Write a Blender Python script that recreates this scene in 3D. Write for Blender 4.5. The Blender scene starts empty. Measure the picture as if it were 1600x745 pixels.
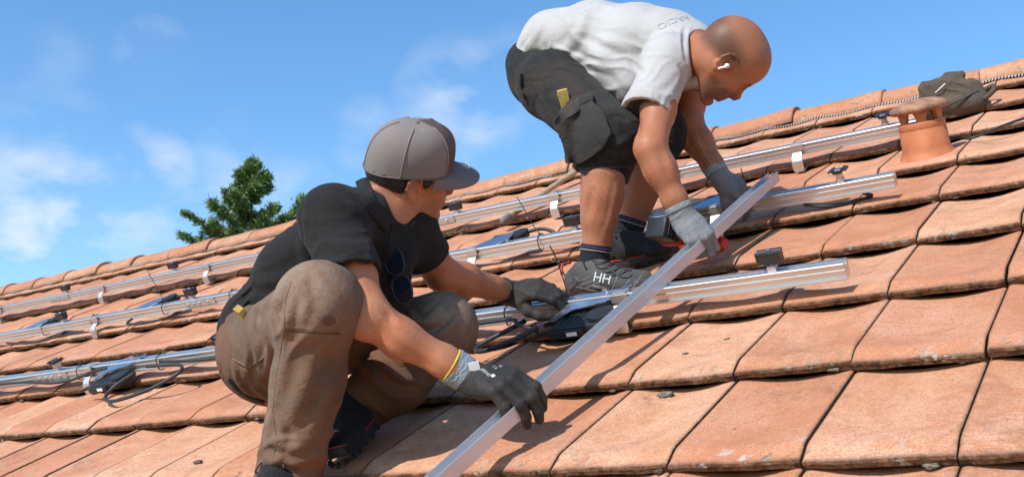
import bpy, bmesh, math, random
import numpy as np
from mathutils import Vector, Matrix
from mathutils.bvhtree import BVHTree

random.seed(7)
RNG = np.random.default_rng(11)
SC = bpy.context.scene
COL = SC.collection

# ------------------------------------------------------------------ camera
# roof frame: u along the ridge, v up the slope, n off the slope (metres); pitch 31.7 degrees
TH = math.radians(31.745)
CT, ST = math.cos(TH), math.sin(TH)
CAM_POS = np.array([0.836, -1.707, -0.093])
CAM_X = np.array([0.8252804, 0.5647, 0.0]); CAM_X /= np.linalg.norm(CAM_X)
CAM_F = np.array([-0.5444, 0.7957, 0.2656]); CAM_F -= CAM_X * (CAM_F @ CAM_X); CAM_F /= np.linalg.norm(CAM_F)
CAM_U = np.cross(CAM_X, CAM_F)
cam = bpy.data.cameras.new('camera')
cam.sensor_width = 36.0
cam.lens = 37.035
cam.clip_start = 0.05
cam.clip_end = 2000.0
cam.dof.use_dof = True
cam.dof.focus_distance = 2.75
cam.dof.aperture_fstop = 11.0
camo = bpy.data.objects.new('camera', cam)
COL.objects.link(camo)
camo.matrix_world = Matrix(((CAM_X[0], CAM_U[0], -CAM_F[0], CAM_POS[0]),
                            (CAM_X[1], CAM_U[1], -CAM_F[1], CAM_POS[1]),
                            (CAM_X[2], CAM_U[2], -CAM_F[2], CAM_POS[2]), (0, 0, 0, 1)))
SC.camera = camo
SC.render.resolution_x, SC.render.resolution_y = 1024, 476

# ------------------------------------------------------------------ sun, sky, exposure
SUN_ROOF = np.array([-0.10, -0.36, 0.93])          # direction towards the sun in the roof frame
SUN = np.array([SUN_ROOF[0], SUN_ROOF[1] * CT - SUN_ROOF[2] * ST, SUN_ROOF[1] * ST + SUN_ROOF[2] * CT])
SUN /= np.linalg.norm(SUN)
sl = bpy.data.lights.new('sun', 'SUN')
sl.energy = 4.8
sl.angle = math.radians(0.53)
sl.color = (1.0, 0.955, 0.89)
so = bpy.data.objects.new('sun', sl)
COL.objects.link(so)
so.location = (0, 0, 20)
so.rotation_euler = Vector(SUN).to_track_quat('Z', 'Y').to_euler()

W = bpy.data.worlds.new('World')
SC.world = W
W.use_nodes = True
nt = W.node_tree
nt.nodes.clear()
out = nt.nodes.new('ShaderNodeOutputWorld')
bg = nt.nodes.new('ShaderNodeBackground')
bg.inputs['Strength'].default_value = 0.12
sky = nt.nodes.new('ShaderNodeTexSky')
sky.sky_type = 'NISHITA'
sky.sun_disc = False
sky.sun_elevation = math.asin(SUN[2])
sky.sun_rotation = math.atan2(SUN[0], SUN[1])
sky.air_density = 1.0
sky.dust_density = 0.25
sky.ozone_density = 2.2
tc = nt.nodes.new('ShaderNodeTexCoord')

def wmath(op, a, b=None, clamp=False):
    n = nt.nodes.new('ShaderNodeMath'); n.operation = op; n.use_clamp = clamp
    for i, x in enumerate((a, b)):
        if x is None: continue
        if isinstance(x, (int, float)): n.inputs[i].default_value = x
        else: nt.links.new(x, n.inputs[i])
    return n.outputs[0]

# the sky above the ridge: a little more saturated than the raw model, with thin cumulus wisps
hsv = nt.nodes.new('ShaderNodeHueSaturation')
hsv.inputs['Hue'].default_value = 0.497
hsv.inputs['Saturation'].default_value = 1.2
hsv.inputs['Value'].default_value = 1.9
nt.links.new(sky.outputs[0], hsv.inputs['Color'])
ns = nt.nodes.new('ShaderNodeTexNoise'); ns.inputs['Scale'].default_value = 12.0; ns.inputs['Detail'].default_value = 6.0
ns.inputs['Roughness'].default_value = 0.52; ns.inputs['Distortion'].default_value = 0.1
mp = nt.nodes.new('ShaderNodeMapping'); mp.inputs['Scale'].default_value = (1.0, 1.0, 1.7)
nt.links.new(tc.outputs['Generated'], mp.inputs['Vector']); nt.links.new(mp.outputs[0], ns.inputs['Vector'])
# cloud banks: (direction, angular half width, weight)
def pdir(x, y):
    d = CAM_F + CAM_X * ((x - 800) / 1646.0) - CAM_U * ((y - 372.5) / 1646.0)
    return d / np.linalg.norm(d)
acc = None
for (x, y, rad, wt) in [(60, 400, 7.0, .95), (235, 293, 3.2, .75), (240, 88, 2.2, .42), (720, 160, 4.0, .5), (215, 238, 1.6, .38),
                        (360, 285, 3.0, .36), (80, 205, 3.0, .22), (370, 205, 1.6, .36), (450, 295, 2.5, .28), (190, 410, 4.5, .4), (800, 120, 3.0, .3), (90, 90, 2.0, .12),
                        (580, 215, 2.5, .25), (-300, 300, 10, .5)]:
    d = pdir(x, y)
    vm = nt.nodes.new('ShaderNodeVectorMath'); vm.operation = 'DOT_PRODUCT'
    nrm = nt.nodes.new('ShaderNodeVectorMath'); nrm.operation = 'NORMALIZE'
    nt.links.new(tc.outputs['Generated'], nrm.inputs[0])
    nt.links.new(nrm.outputs[0], vm.inputs[0]); vm.inputs[1].default_value = tuple(d)
    c = math.cos(math.radians(rad))
    m = wmath('MULTIPLY', wmath('SUBTRACT', vm.outputs['Value'], c), 1.0 / (1 - c), True)
    m = wmath('MULTIPLY', m, wt)
    acc = m if acc is None else wmath('MAXIMUM', acc, m)
n2 = wmath('SUBTRACT', ns.outputs['Fac'], 0.43)
n2 = wmath('ADD', wmath('MULTIPLY', wmath('MULTIPLY', n2, 4.4, True), 0.96), 0.04)
cl = wmath('MULTIPLY', wmath('MULTIPLY', acc, n2), 1.0, True)
mix = nt.nodes.new('ShaderNodeMixRGB')
mix.inputs['Color2'].default_value = (7.3, 7.7, 8.4, 1)
nt.links.new(cl, mix.inputs['Fac']); nt.links.new(hsv.outputs[0], mix.inputs['Color1'])
nt.links.new(mix.outputs[0], bg.inputs['Color'])
nt.links.new(bg.outputs[0], out.inputs['Surface'])

SC.view_settings.view_transform = 'Standard'
SC.view_settings.look = 'None'
SC.view_settings.exposure = 0.08
SC.view_settings.gamma = 1.0

# ------------------------------------------------------------------ helpers
U3 = np.array([1.0, 0, 0]); V3 = np.array([0, CT, ST]); N3 = np.array([0, -ST, CT])

def R(u, v, n=0.0):
    return np.array([u, v * CT - n * ST, v * ST + n * CT])

def RV(a):
    a = np.asarray(a, float)
    return np.stack([a[:, 0], a[:, 1] * CT - a[:, 2] * ST, a[:, 1] * ST + a[:, 2] * CT], 1)

def at(x, y, depth):
    """world point seen at photo pixel (x, y) at that distance along the view axis"""
    return CAM_POS + depth * (CAM_F + CAM_X * ((x - 800) / 1646.0) - CAM_U * ((y - 372.5) / 1646.0))

def roof_matrix(u, v, n=0.0):
    p = R(u, v, n)
    return Matrix(((1, 0, 0, p[0]), (0, CT, -ST, p[1]), (0, ST, CT, p[2]), (0, 0, 0, 1)))

def unit(a):
    a = np.asarray(a, float); return a / np.linalg.norm(a)

def mesh(name, verts, faces, mat, parent=None, smooth=True, attrs=None, world=True):
    me = bpy.data.meshes.new(name)
    me.from_pydata([tuple(map(float, v)) for v in verts], [], [tuple(map(int, f)) for f in faces])
    if smooth: me.polygons.foreach_set('use_smooth', [True] * len(me.polygons))
    for k, a in (attrs or {}).items():
        at_ = me.attributes.new(k, 'FLOAT', 'POINT'); at_.data.foreach_set('value', np.asarray(a, np.float32))
    me.materials.append(getattr(mat, 'm', mat))
    me.update()
    o = bpy.data.objects.new(name, me)
    COL.objects.link(o)
    if parent is not None:
        o.parent = parent
        if world: o.matrix_parent_inverse = WORLD_INV.get(parent.name, Matrix.Identity(4))
    return o

WORLD_INV = {}
def thing(name, label, cat, m=None, group=None, kind=None):
    o = bpy.data.objects.new(name, None)
    o.empty_display_size = 0.05
    COL.objects.link(o)
    if m is None: m = Matrix.Identity(4)
    elif not isinstance(m, Matrix): m = Matrix.Translation(Vector(m))
    o.matrix_world = m
    WORLD_INV[o.name] = m.inverted()
    tag(o, label, cat, group, kind)
    return o

def tag(o, label=None, cat=None, group=None, kind=None):
    if label: o['label'] = label
    if cat: o['category'] = cat
    if group: o['group'] = group
    if kind: o['kind'] = kind
    return o

class MB:
    """collects shapes into one mesh"""
    def __init__(s): s.v = []; s.f = []; s.smooth = []
    def add(s, v, f):
        o = len(s.v); s.v += [tuple(x) for x in v]; s.f += [tuple(i + o for i in q) for q in f]; return s
    def box(s, c, size, ax=None, bev=0.0):
        ax = np.eye(3) if ax is None else np.asarray(ax, float)
        c = np.asarray(c, float); h = np.asarray(size, float) / 2
        bm = bmesh.new(); bmesh.ops.create_cube(bm, size=1.0)
        for q in bm.verts: q.co = Vector((q.co.x * 2 * h[0], q.co.y * 2 * h[1], q.co.z * 2 * h[2]))
        if bev: bmesh.ops.bevel(bm, geom=bm.edges[:], offset=bev, segments=2, profile=0.5, affect='EDGES')
        bm.verts.index_update()
        vs = [c + ax[0] * q.co.x + ax[1] * q.co.y + ax[2] * q.co.z for q in bm.verts]
        fs = [[q.index for q in f.verts] for f in bm.faces]
        bm.free(); return s.add(vs, fs)
    def tube(s, pts, r, seg=8, cap=True, closed=False):
        pts = np.asarray(pts, float); n = len(pts)
        r = np.broadcast_to(np.asarray(r, float), (n,))
        t = np.gradient(pts, axis=0)
        if closed: t = np.roll(pts, -1, 0) - np.roll(pts, 1, 0)
        t /= np.linalg.norm(t, axis=1)[:, None] + 1e-12
        a = np.cross(t[0], [0.31, 0.2, 0.93]); a /= np.linalg.norm(a)
        vs = []
        for i in range(n):
            a = a - t[i] * (a @ t[i]); a /= np.linalg.norm(a); b = np.cross(t[i], a)
            for k in range(seg):
                an = 2 * math.pi * k / seg; vs.append(pts[i] + r[i] * (a * math.cos(an) + b * math.sin(an)))
        fs = []
        for i in range(n if closed else n - 1):
            j = (i + 1) % n
            for k in range(seg): fs.append((i * seg + k, i * seg + (k + 1) % seg, j * seg + (k + 1) % seg, j * seg + k))
        if cap and not closed:
            fs.append(tuple(range(seg))[::-1]); fs.append(tuple((n - 1) * seg + k for k in range(seg)))
        return s.add(vs, fs)
    def prism(s, poly, a, b, ex, ey):
        """polygon (x, y) in the plane ex, ey swept from a to b"""
        a, b, ex, ey = (np.asarray(q, float) for q in (a, b, ex, ey)); n = len(poly)
        vs = [a + ex * x + ey * y for x, y in poly] + [b + ex * x + ey * y for x, y in poly]
        fs = [(i, (i + 1) % n, n + (i + 1) % n, n + i) for i in range(n)]
        fs += [tuple(range(n))[::-1], tuple(range(n, 2 * n))]
        return s.add(vs, fs)
    def lathe(s, prof, c, axis, seg=24, capped=True):
        axis = unit(axis); a = np.cross(axis, [0.9, 0.13, 0.2]); a = unit(a); b = np.cross(axis, a); c = np.asarray(c, float)
        vs = []; n = len(prof)
        for r, h in prof:
            for k in range(seg):
                an = 2 * math.pi * k / seg; vs.append(c + axis * h + r * (a * math.cos(an) + b * math.sin(an)))
        fs = [(i * seg + k, i * seg + (k + 1) % seg, (i + 1) * seg + (k + 1) % seg, (i + 1) * seg + k) for i in range(n - 1) for k in range(seg)]
        if capped: fs += [tuple(range(seg))[::-1], tuple((n - 1) * seg + k for k in range(seg))]
        return s.add(vs, fs)
    def obj(s, name, mat, parent=None, world=True, smooth=False, angle=None):
        o = mesh(name, s.v, s.f, mat, parent, smooth, world=world)
        if smooth and angle is not None: edge_split_smooth(o, angle)
        return o

def edge_split_smooth(o, deg=35):
    bm = bmesh.new(); bm.from_mesh(o.data)
    bmesh.ops.recalc_face_normals(bm, faces=bm.faces[:])
    for e in bm.edges:
        if len(e.link_faces) == 2 and e.calc_face_angle(0) > math.radians(deg): e.smooth = False
    for f in bm.faces: f.smooth = True
    bm.to_mesh(o.data); bm.free()

def curve_pts(ctrl, n=24):
    """Catmull-Rom through control points"""
    c = np.asarray(ctrl, float); c = np.vstack([2 * c[0] - c[1], c, 2 * c[-1] - c[-2]])
    o = []
    for i in range(1, len(c) - 2):
        for t in np.linspace(0, 1, n, endpoint=False):
            p0, p1, p2, p3 = c[i - 1:i + 3]
            o.append(.5 * ((2 * p1) + (-p0 + p2) * t + (2 * p0 - 5 * p1 + 4 * p2 - p3) * t * t + (-p0 + 3 * p1 - 3 * p2 + p3) * t ** 3))
    o.append(c[-2]); return np.array(o)

# ------------------------------------------------------------------ materials
class Mat:
    def __init__(s, name, color=(.5, .5, .5), rough=.6, metal=0.0, spec=.5):
        s.m = bpy.data.materials.new(name); s.m.use_nodes = True; s.t = s.m.node_tree; s.n = s.t.nodes
        s.b = s.n['Principled BSDF']
        s.b.inputs['Base Color'].default_value = (*color, 1); s.b.inputs['Roughness'].default_value = rough
        s.b.inputs['Metallic'].default_value = metal; s.b.inputs['Specular IOR Level'].default_value = spec
        s._tc = None
    def co(s, kind='Object'):
        if s._tc is None: s._tc = s.n.new('ShaderNodeTexCoord')
        return s._tc.outputs[kind]
    def link(s, a, b): s.t.links.new(a, b)
    def _in(s, sock, x):
        if x is None: return
        if isinstance(x, (int, float)): sock.default_value = x
        elif isinstance(x, (tuple, list)): sock.default_value = x if len(x) != 3 or sock.type == 'VECTOR' else (*x, 1)
        else: s.link(x, sock)
    def math(s, op, a, b=None, c=None, clamp=False):
        n = s.n.new('ShaderNodeMath'); n.operation = op; n.use_clamp = clamp
        for i, x in enumerate((a, b, c)): s._in(n.inputs[i], x)
        return n.outputs[0]
    def noise(s, scale, detail=4, rough=.55, dist=0, vec=None, stretch=None):
        n = s.n.new('ShaderNodeTexNoise'); n.inputs['Scale'].default_value = scale; n.inputs['Detail'].default_value = detail
        n.inputs['Roughness'].default_value = rough; n.inputs['Distortion'].default_value = dist
        v = vec or s.co()
        if stretch:
            m = s.n.new('ShaderNodeMapping'); m.inputs['Scale'].default_value = stretch; s.link(v, m.inputs['Vector']); v = m.outputs[0]
        s.link(v, n.inputs['Vector']); return n.outputs['Fac']
    def voronoi(s, scale, feature='F1', vec=None):
        n = s.n.new('ShaderNodeTexVoronoi'); n.inputs['Scale'].default_value = scale; n.feature = feature
        s.link(vec or s.co(), n.inputs['Vector']); return n.outputs['Distance']
    def wave(s, scale, vec=None, dist=0, direction='X', detail=2):
        n = s.n.new('ShaderNodeTexWave'); n.inputs['Scale'].default_value = scale; n.inputs['Distortion'].default_value = dist
        n.bands_direction = direction; n.inputs['Detail'].default_value = detail
        s.link(vec or s.co(), n.inputs['Vector']); return n.outputs['Fac']
    def ramp(s, fac, stops):
        n = s.n.new('ShaderNodeValToRGB'); e = n.color_ramp.elements
        while len(e) < len(stops): e.new(.5)
        for q, (p, c) in zip(e, stops):
            q.position = p; q.color = (c, c, c, 1) if isinstance(c, (int, float)) else (*c, 1)
        s.link(fac, n.inputs[0]); return n.outputs[0]
    def mix(s, f, a, b, mode='MIX'):
        n = s.n.new('ShaderNodeMixRGB'); n.blend_type = mode
        s._in(n.inputs[0], f); s._in(n.inputs[1], a); s._in(n.inputs[2], b); return n.outputs[0]
    def attr(s, name):
        n = s.n.new('ShaderNodeAttribute'); n.attribute_name = name; return n.outputs['Fac']
    def color(s, c): s._in(s.b.inputs['Base Color'], c); return s
    def set(s, k, v): s._in(s.b.inputs[k], v); return s
    def bump(s, h, strength=.3, dist=.002):
        n = s.n.new('ShaderNodeBump'); n.inputs['Strength'].default_value = strength; n.inputs['Distance'].default_value = dist
        s.link(h, n.inputs['Height']); s.link(n.outputs[0], s.b.inputs['Normal']); return s

def smoothstep(a, b, x):
    t = np.clip((x - a) / (b - a), 0, 1); return t * t * (3 - 2 * t)
# ------------------------------------------------------------------ roof materials
def tile_material(name, hue=0.0, dark=1.0):
    m = Mat(name, rough=.82, spec=.3)
    big = m.noise(1.3, 3); mid = m.noise(9, 6, .62, .6); fine = m.noise(85, 5, .7)
    streak = m.noise(16, 7, .68, 2.2, stretch=(.7, 1.6, 1.0))
    base = m.ramp(mid, [(.30, (.44 * dark, .172 * dark, .078 * dark)), (.5, (.56 * dark, .250 * dark, .126 * dark)), (.68, (.64 * dark, .345 * dark, .200 * dark))])
    scm = m.ramp(m.noise(5.5, 4, .6, .8), [(.44, .10), (.60, 1)])
    base = m.mix(m.math('MULTIPLY', scm, m.ramp(streak, [(.42, 0.0), (.50, .75), (.54, .15), (.60, .85), (.66, .3)])), base, (.74 * dark, .45 * dark, .315 * dark))
    tint = m.attr('tint')
    base = m.mix(m.math('MULTIPLY', tint, .75, clamp=True), base, (.46 * dark, .165 * dark, .078 * dark))
    base = m.mix(m.math('MULTIPLY', m.math('SUBTRACT', .45, tint), .6, clamp=True), base, (.72 * dark, .43 * dark, .26 * dark))
    base = m.mix(m.ramp(fine, [(.54, 0), (.70, .6)]), base, (.33, .14, .072))
    stain = m.math('MULTIPLY', m.ramp(m.noise(3.3, 6, .66, 1.2), [(.52, 0), (.70, 1)]), m.ramp(m.noise(42, 5, .7), [(.40, .15), (.62, 1)]))
    base = m.mix(m.math('MULTIPLY', stain, .85), base, (.24, .115, .062))
    grain = m.noise(310, 3, .7)
    base = m.mix(m.ramp(grain, [(.36, .75), (.52, 0)]), base, (.32, .135, .070))
    base = m.mix(m.ramp(grain, [(.58, 0), (.75, .5)]), base, (.80, .53, .38))
    # dark specks of soil
    sp = m.ramp(m.noise(120, 3, .6), [(.655, 0), (.70, .85)])
    sp = m.math('MULTIPLY', sp, m.ramp(m.noise(6, 3), [(.42, 0), (.58, 1)]))
    base = m.mix(sp, base, (.10, .065, .045))
    # the weathered front edge: soot, moss and lichen
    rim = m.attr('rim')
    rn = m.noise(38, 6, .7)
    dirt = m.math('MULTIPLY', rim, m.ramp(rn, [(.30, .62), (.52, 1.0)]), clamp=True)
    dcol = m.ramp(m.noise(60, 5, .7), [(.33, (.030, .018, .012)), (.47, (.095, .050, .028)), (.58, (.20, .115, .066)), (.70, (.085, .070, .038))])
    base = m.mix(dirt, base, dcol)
    near = m.attr('near')
    lich = m.math('MULTIPLY', m.ramp(m.noise(46, 5, .65), [(.55, 0), (.61, 1)]), m.ramp(m.noise(9, 2), [(.42, 0), (.56, 1)]))
    lich = m.math('MULTIPLY', lich, m.math('ADD', near, .0), clamp=True)
    lcol = m.ramp(m.noise(22, 3), [(.44, (.12, .105, .06)), (.54, (.26, .24, .19)), (.64, (.44, .43, .38))])
    base = m.mix(lich, base, lcol)
    m.color(base)
    h = m.math('ADD', m.math('ADD', m.math('MULTIPLY', fine, .35), m.math('MULTIPLY', grain, .25)), m.math('ADD', m.math('MULTIPLY', rn, m.math('MULTIPLY', rim, 2.2)), m.math('MULTIPLY', mid, .7)))
    m.bump(h, .75, .0045)
    return m.m

M_TILE = tile_material('terracotta_tile')
M_RIDGE = tile_material('terracotta_ridge', dark=.86)

def metal_mat(name, col, rough, metal=1.0, scale=(1, 40, 40)):
    m = Mat(name, col, rough, metal)
    st = m.noise(30, 4, .6, stretch=scale)
    m.set('Roughness', m.math('MULTIPLY_ADD', st, .22, rough - .11))
    bl = m.noise(5, 4)
    m.color(m.mix(m.ramp(bl, [(.4, 0), (.75, .30)]), (*col,), tuple(c * .72 for c in col)))
    m.bump(st, .06, .0005)
    return m.m
M_ALU = metal_mat('brushed_aluminium', (.74, .73, .72), .40, .97)
M_ALU2 = metal_mat('mill_aluminium', (.68, .67, .66), .50, scale=(8, 8, 8))
M_ALUX = metal_mat('bright_aluminium', (.66, .66, .68), .46, .78, scale=(40, 1.2, 40))
M_STEEL = Mat('zinc_steel', (.62, .63, .65), .28, 1.0).m
M_BLACKANO = Mat('black_anodised', (.018, .018, .02), .33, .0, .6).m
mm = Mat('black_plastic', (.016, .017, .019), .42); mm.bump(mm.noise(160, 3), .15, .0006); M_BLK = mm.m
mm = Mat('cable_rubber', (.022, .022, .024), .52); mm.bump(mm.noise(60, 2), .1, .0006); M_CABLE = mm.m
M_WHITE = Mat('white_label', (.82, .83, .82), .5).m
M_RUBDUST = Mat('dusty_rubber', (.075, .075, .078), .6).m

# ------------------------------------------------------------------ ground far below, seen only past the eaves
g = Mat('grass_ground', (.07, .10, .035), .95)
g.color(g.ramp(g.noise(.6, 6), [(.35, (.05, .08, .025)), (.65, (.11, .12, .05))]))
gr = MB(); S = 900; GZ = -5.6
gr.add([(-S, -S, GZ), (S, -S, GZ), (S, S, GZ), (-S, S, GZ)], [(0, 1, 2, 3)])
tag(gr.obj('ground', g.m), kind='structure')

# ------------------------------------------------------------------ tiled roof
TW, TL = 0.24, 0.3711          # tile cover width and row spacing
C0, C1, R0, R1 = -38, 8, -4, 8
roof = thing('tiled_roof', 'weathered terracotta tiled roof slope with interlocking dished tiles both men are working on', 'roof', R(0, 0, -.05))

def tile_sheet():
    s = np.array([0, .012, .03, .07, .14, .24, .36, .5, .64, .76, .86, .93, .97, .988, 1.0])
    t = np.array([.0, .02, .05, .085, .12, .16, .22, .32, .45, .6, .75, .9, 1.0, 1.10])
    ns_, nt_ = len(s), len(t)
    Sg, Tg = np.meshgrid(s, t)
    edge = np.interp(Tg, [0, .02, .085, .12, .16, 1.0, 1.1], [.0172, .0186, .0235, .0262, .0262, -.002, -.006])
    dep = .0140 * smoothstep(.015, .34, Tg) + .0015 * smoothstep(.3, 1.0, Tg)
    prof = np.maximum(np.sin(np.pi * np.clip((Sg - .045) / .91, 0, 1)), 0) ** 1.1
    lip = .0016 * np.exp(-((Sg - .985) / .018) ** 2)
    H = edge - dep * prof + lip
    # round the extreme borders a little
    H -= .0022 * (np.exp(-(Sg / .014) ** 2) + np.exp(-((1 - Sg) / .012) ** 2))
    vs, fs, tint, rim, near = [], [], [], [], []
    for r in range(R0, R1 + 1):
        for c in range(C0, C1 + 1):
            du, dv, dn = RNG.normal(0, .0005), RNG.normal(0, .0026), RNG.normal(0, .0011)
            rot = RNG.normal(0, .002); tl = RNG.normal(0, .006)
            dscale = 1 + RNG.normal(0, .12)
            ti = np.clip(RNG.normal(.42, .26), 0, 1)
            gap = .0034
            uu = (Sg * (TW - gap) + gap / 2)
            vv = Tg * TL
            hh = edge - dep * prof * dscale + (H - (edge - dep * prof)) + dn + (Sg - .5) * tl * .25
            # worn, slightly wavy front edge
            wob = .0016 * np.sin(Sg * 9 + c * 1.7 + r) * np.exp(-Tg / .05)
            vv2 = vv + rot * (Sg - .5) * TW * 3 + wob
            P = np.stack([c * TW + uu + du, r * TL + vv2 + dv, hh], -1).reshape(-1, 3)
            o = len(vs); vs += P.tolist()
            tint += [ti] * (ns_ * nt_)
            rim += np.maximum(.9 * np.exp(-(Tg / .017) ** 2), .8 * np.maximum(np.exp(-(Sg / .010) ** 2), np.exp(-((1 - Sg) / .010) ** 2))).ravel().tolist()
            near += np.clip(np.exp(-Tg / .09) * 1.1 + .10, 0, 1).ravel().tolist()
            for j in range(nt_ - 1):
                for i in range(ns_ - 1):
                    a = o + j * ns_ + i; fs.append((a, a + 1, a + ns_ + 1, a + ns_))
            # front face in two steps (moulded lip), then underside return
            prev = [o + i for i in range(ns_)]
            for (dn2, dv2) in ((-.0062, .0004), (-.0072, .0036), (-.0150, .0046), (-.0150, .055)):
                cur = []
                for i in range(ns_):
                    q = P[i]; x = len(vs)
                    wv = .0008 * math.sin(i * 2.1 + c)
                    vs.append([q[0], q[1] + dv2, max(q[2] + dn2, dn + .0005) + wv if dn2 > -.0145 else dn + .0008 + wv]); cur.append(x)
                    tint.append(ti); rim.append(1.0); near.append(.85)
                for i in range(ns_ - 1): fs.append((cur[i], cur[i + 1], prev[i + 1], prev[i]))
                prev = cur
            # side walls
            for i, flip in ((0, False), (ns_ - 1, True)):
                top = [o + j * ns_ + i for j in range(nt_)]
                bot = []
                for j in range(nt_):
                    q = P[j * ns_ + i]; bot.append(len(vs)); vs.append([q[0], q[1], q[2] - .016])
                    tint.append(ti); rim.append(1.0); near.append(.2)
                for j in range(nt_ - 1):
                    f = (top[j], top[j + 1], bot[j + 1], bot[j]); fs.append(f if not flip else f[::-1])
    o = mesh('roof_tiles', RV(vs), fs, M_TILE, roof, True, dict(tint=tint, rim=rim, near=near))
    edge_split_smooth(o, 30)
    return o
tiles = tile_sheet()

dk = Mat('roof_underlay', (.035, .022, .016), .9).m
ub, ue, vb = C0 * TW, (C1 + 1) * TW, R0 * TL
VR = 3.18                                              # ridge line
md = MB()
md.add([R(ub, vb, -.026), R(ue, vb, -.026), R(ue, VR, -.026), R(ub, VR, -.026)], [(0, 1, 2, 3)])
md.obj('roof_deck', dk, roof)
rp = R(0, VR, -.03)
mb_ = MB()                                             # the far slope
mb_.add([(ub, rp[1], rp[2]), (ue, rp[1], rp[2]), (ue, rp[1] + 3.9, rp[2] - 2.4), (ub, rp[1] + 3.9, rp[2] - 2.4)], [(0, 1, 2, 3)])
o = mb_.obj('rear_slope', M_TILE, roof)

# ridge caps: overlapping half-round tiles with a collar at the right end
RC = R(0, VR, 0); RCY, RCZ = RC[1], RC[2] - .046
def ridge_cap(u0, u1, k):
    prof = [(0, .1215), (.04, .1225), (.55, .126), (.72, .1285), (.80, .1325), (.86, .1345), (.97, .135), (.995, .133), (1.0, .126)]
    na = 26; vs = []; fs = []; rim = []; near = []
    L = u1 - u0 + .035
    a0, a1 = math.radians(2), math.radians(178)
    dz = RNG.normal(0, .0022); dy = RNG.normal(0, .003); tl = RNG.normal(0, .004)
    for (t, r) in prof:
        for i in range(na + 1):
            a = a0 + (a1 - a0) * i / na
            rr = r * (1 + .006 * math.sin(3 * a + k) + .004 * math.sin(11 * a + t * 9 + k))
            vs.append((u0 + t * L, RCY + dy - rr * math.cos(a) * .94, RCZ + dz + tl * t + rr * math.sin(a) * .83))
            rim.append(.75 * max(0, 1 - i / 2.2) + .5 * (t > .985)); near.append(.25 + .5 * (i < 5))
    n1 = na + 1
    for j in range(len(prof) - 1):
        for i in range(na): fs.append((j * n1 + i, (j + 1) * n1 + i, (j + 1) * n1 + i + 1, j * n1 + i + 1))
    # thickness: inner skin at the collar and the long lower edge
    o2 = len(vs)
    for j, (t, r) in enumerate(prof):
        for i in range(n1):
            a = a0 + (a1 - a0) * i / na
            vs.append((u0 + t * L, RCY + dy - (r - .014) * math.cos(a) * .94, RCZ + dz + tl * t + (r - .014) * math.sin(a) * .83)); rim.append(1); near.append(.2)
    for j in range(len(prof) - 1):
        fs.append((j * n1, o2 + j * n1, o2 + (j + 1) * n1, (j + 1) * n1))
    j = len(prof) - 1
    for i in range(na): fs.append((j * n1 + i, o2 + j * n1 + i, o2 + j * n1 + i + 1, j * n1 + i + 1))
    for i in range(na):
        for j in range(len(prof) - 1): fs.append((o2 + j * n1 + i, o2 + j * n1 + i + 1, o2 + (j + 1) * n1 + i + 1, o2 + (j + 1) * n1 + i))
    tv = float(np.clip(RNG.normal(.5, .25), 0, 1))
    o = mesh('ridge_cap', vs, fs, M_RIDGE, roof, True, dict(tint=[tv] * len(vs), rim=rim, near=near))
    edge_split_smooth(o, 45)
CAP = .388
u = -.245
ends = [u + CAP * k for k in range(-23, 6)]
for k in range(len(ends) - 1): ridge_cap(ends[k], ends[k + 1], k)

# serrated pale comb strip between the ridge caps and the top row
def tile_height(u, v):
    r = math.floor(v / TL); t = v / TL - r; s = (u / TW) % 1.0
    e = np.interp(t, [0, .02, .085, .12, .16, 1.0, 1.1], [.0172, .0186, .0235, .0262, .0262, -.002, -.006])
    d = .0140 * smoothstep(.015, .34, np.array(t)) + .0015 * smoothstep(.3, 1, np.array(t))
    return float(e - d * math.sin(math.pi * min(max((s - .045) / .91, 0), 1)) ** 1.1)
st = MB()
us = np.arange(ub, ue, .006)
vs = []
for i, uu in enumerate(us):
    v0 = 3.034 + (.006 if i % 2 else 0)
    h = tile_height(uu, 3.04)
    vs.append(R(uu, v0, h + .006)); vs.append(R(uu, 3.062, h + .010)); vs.append(R(uu, 3.10, .03))
fs = []
for i in range(len(us) - 1):
    fs += [(3 * i, 3 * i + 3, 3 * i + 4, 3 * i + 1)][:1 if i % 2 else 0] + [(3 * i + 1, 3 * i + 4, 3 * i + 5, 3 * i + 2)]
st.add(vs, fs); st.obj('ridge_comb', Mat('pale_plastic', (.36, .345, .32), .7).m, roof)

# moss cushions and lichen crumbs along the tile edges
mo = MB()
def lump(c, rx, ry, rz, seed):
    bm = bmesh.new(); bmesh.ops.create_icosphere(bm, subdivisions=3, radius=1)
    rg = np.random.default_rng(seed); ph = rg.uniform(0, 6, 9)
    bm.verts.index_update(); vs = []
    for q in bm.verts:
        p = q.co; d = 1 + .22 * math.sin(4 * p.x + ph[0]) * math.sin(5 * p.y + ph[1]) + .16 * math.sin(9 * p.z + ph[2] + 7 * p.x) + .1 * math.sin(15 * p.y + ph[3]) + rg.normal(0, .05)
        vs.append(R(c[0] + p.x * d * rx, c[1] + p.y * d * ry, c[2] + p.z * d * rz))
    mo.add(vs, [[q.index for q in f.verts] for f in bm.faces]); bm.free()
k = 0
for r in range(0, 9):
    for c in range(-30, 5):
        rr = np.random.default_rng(1000 + r * 77 + c)
        for _ in range(rr.integers(0, 2)):
            s = rr.choice([rr.uniform(.04, .2), rr.uniform(.8, .97)])
            uu = (c + s) * TW; sz = rr.uniform(.003, .0075)
            lump((uu, r * TL + rr.uniform(-.002, .012), .002 + rr.uniform(-.003, .004)), sz * rr.uniform(1, 2.1), sz, sz * .62, k); k += 1
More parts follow.
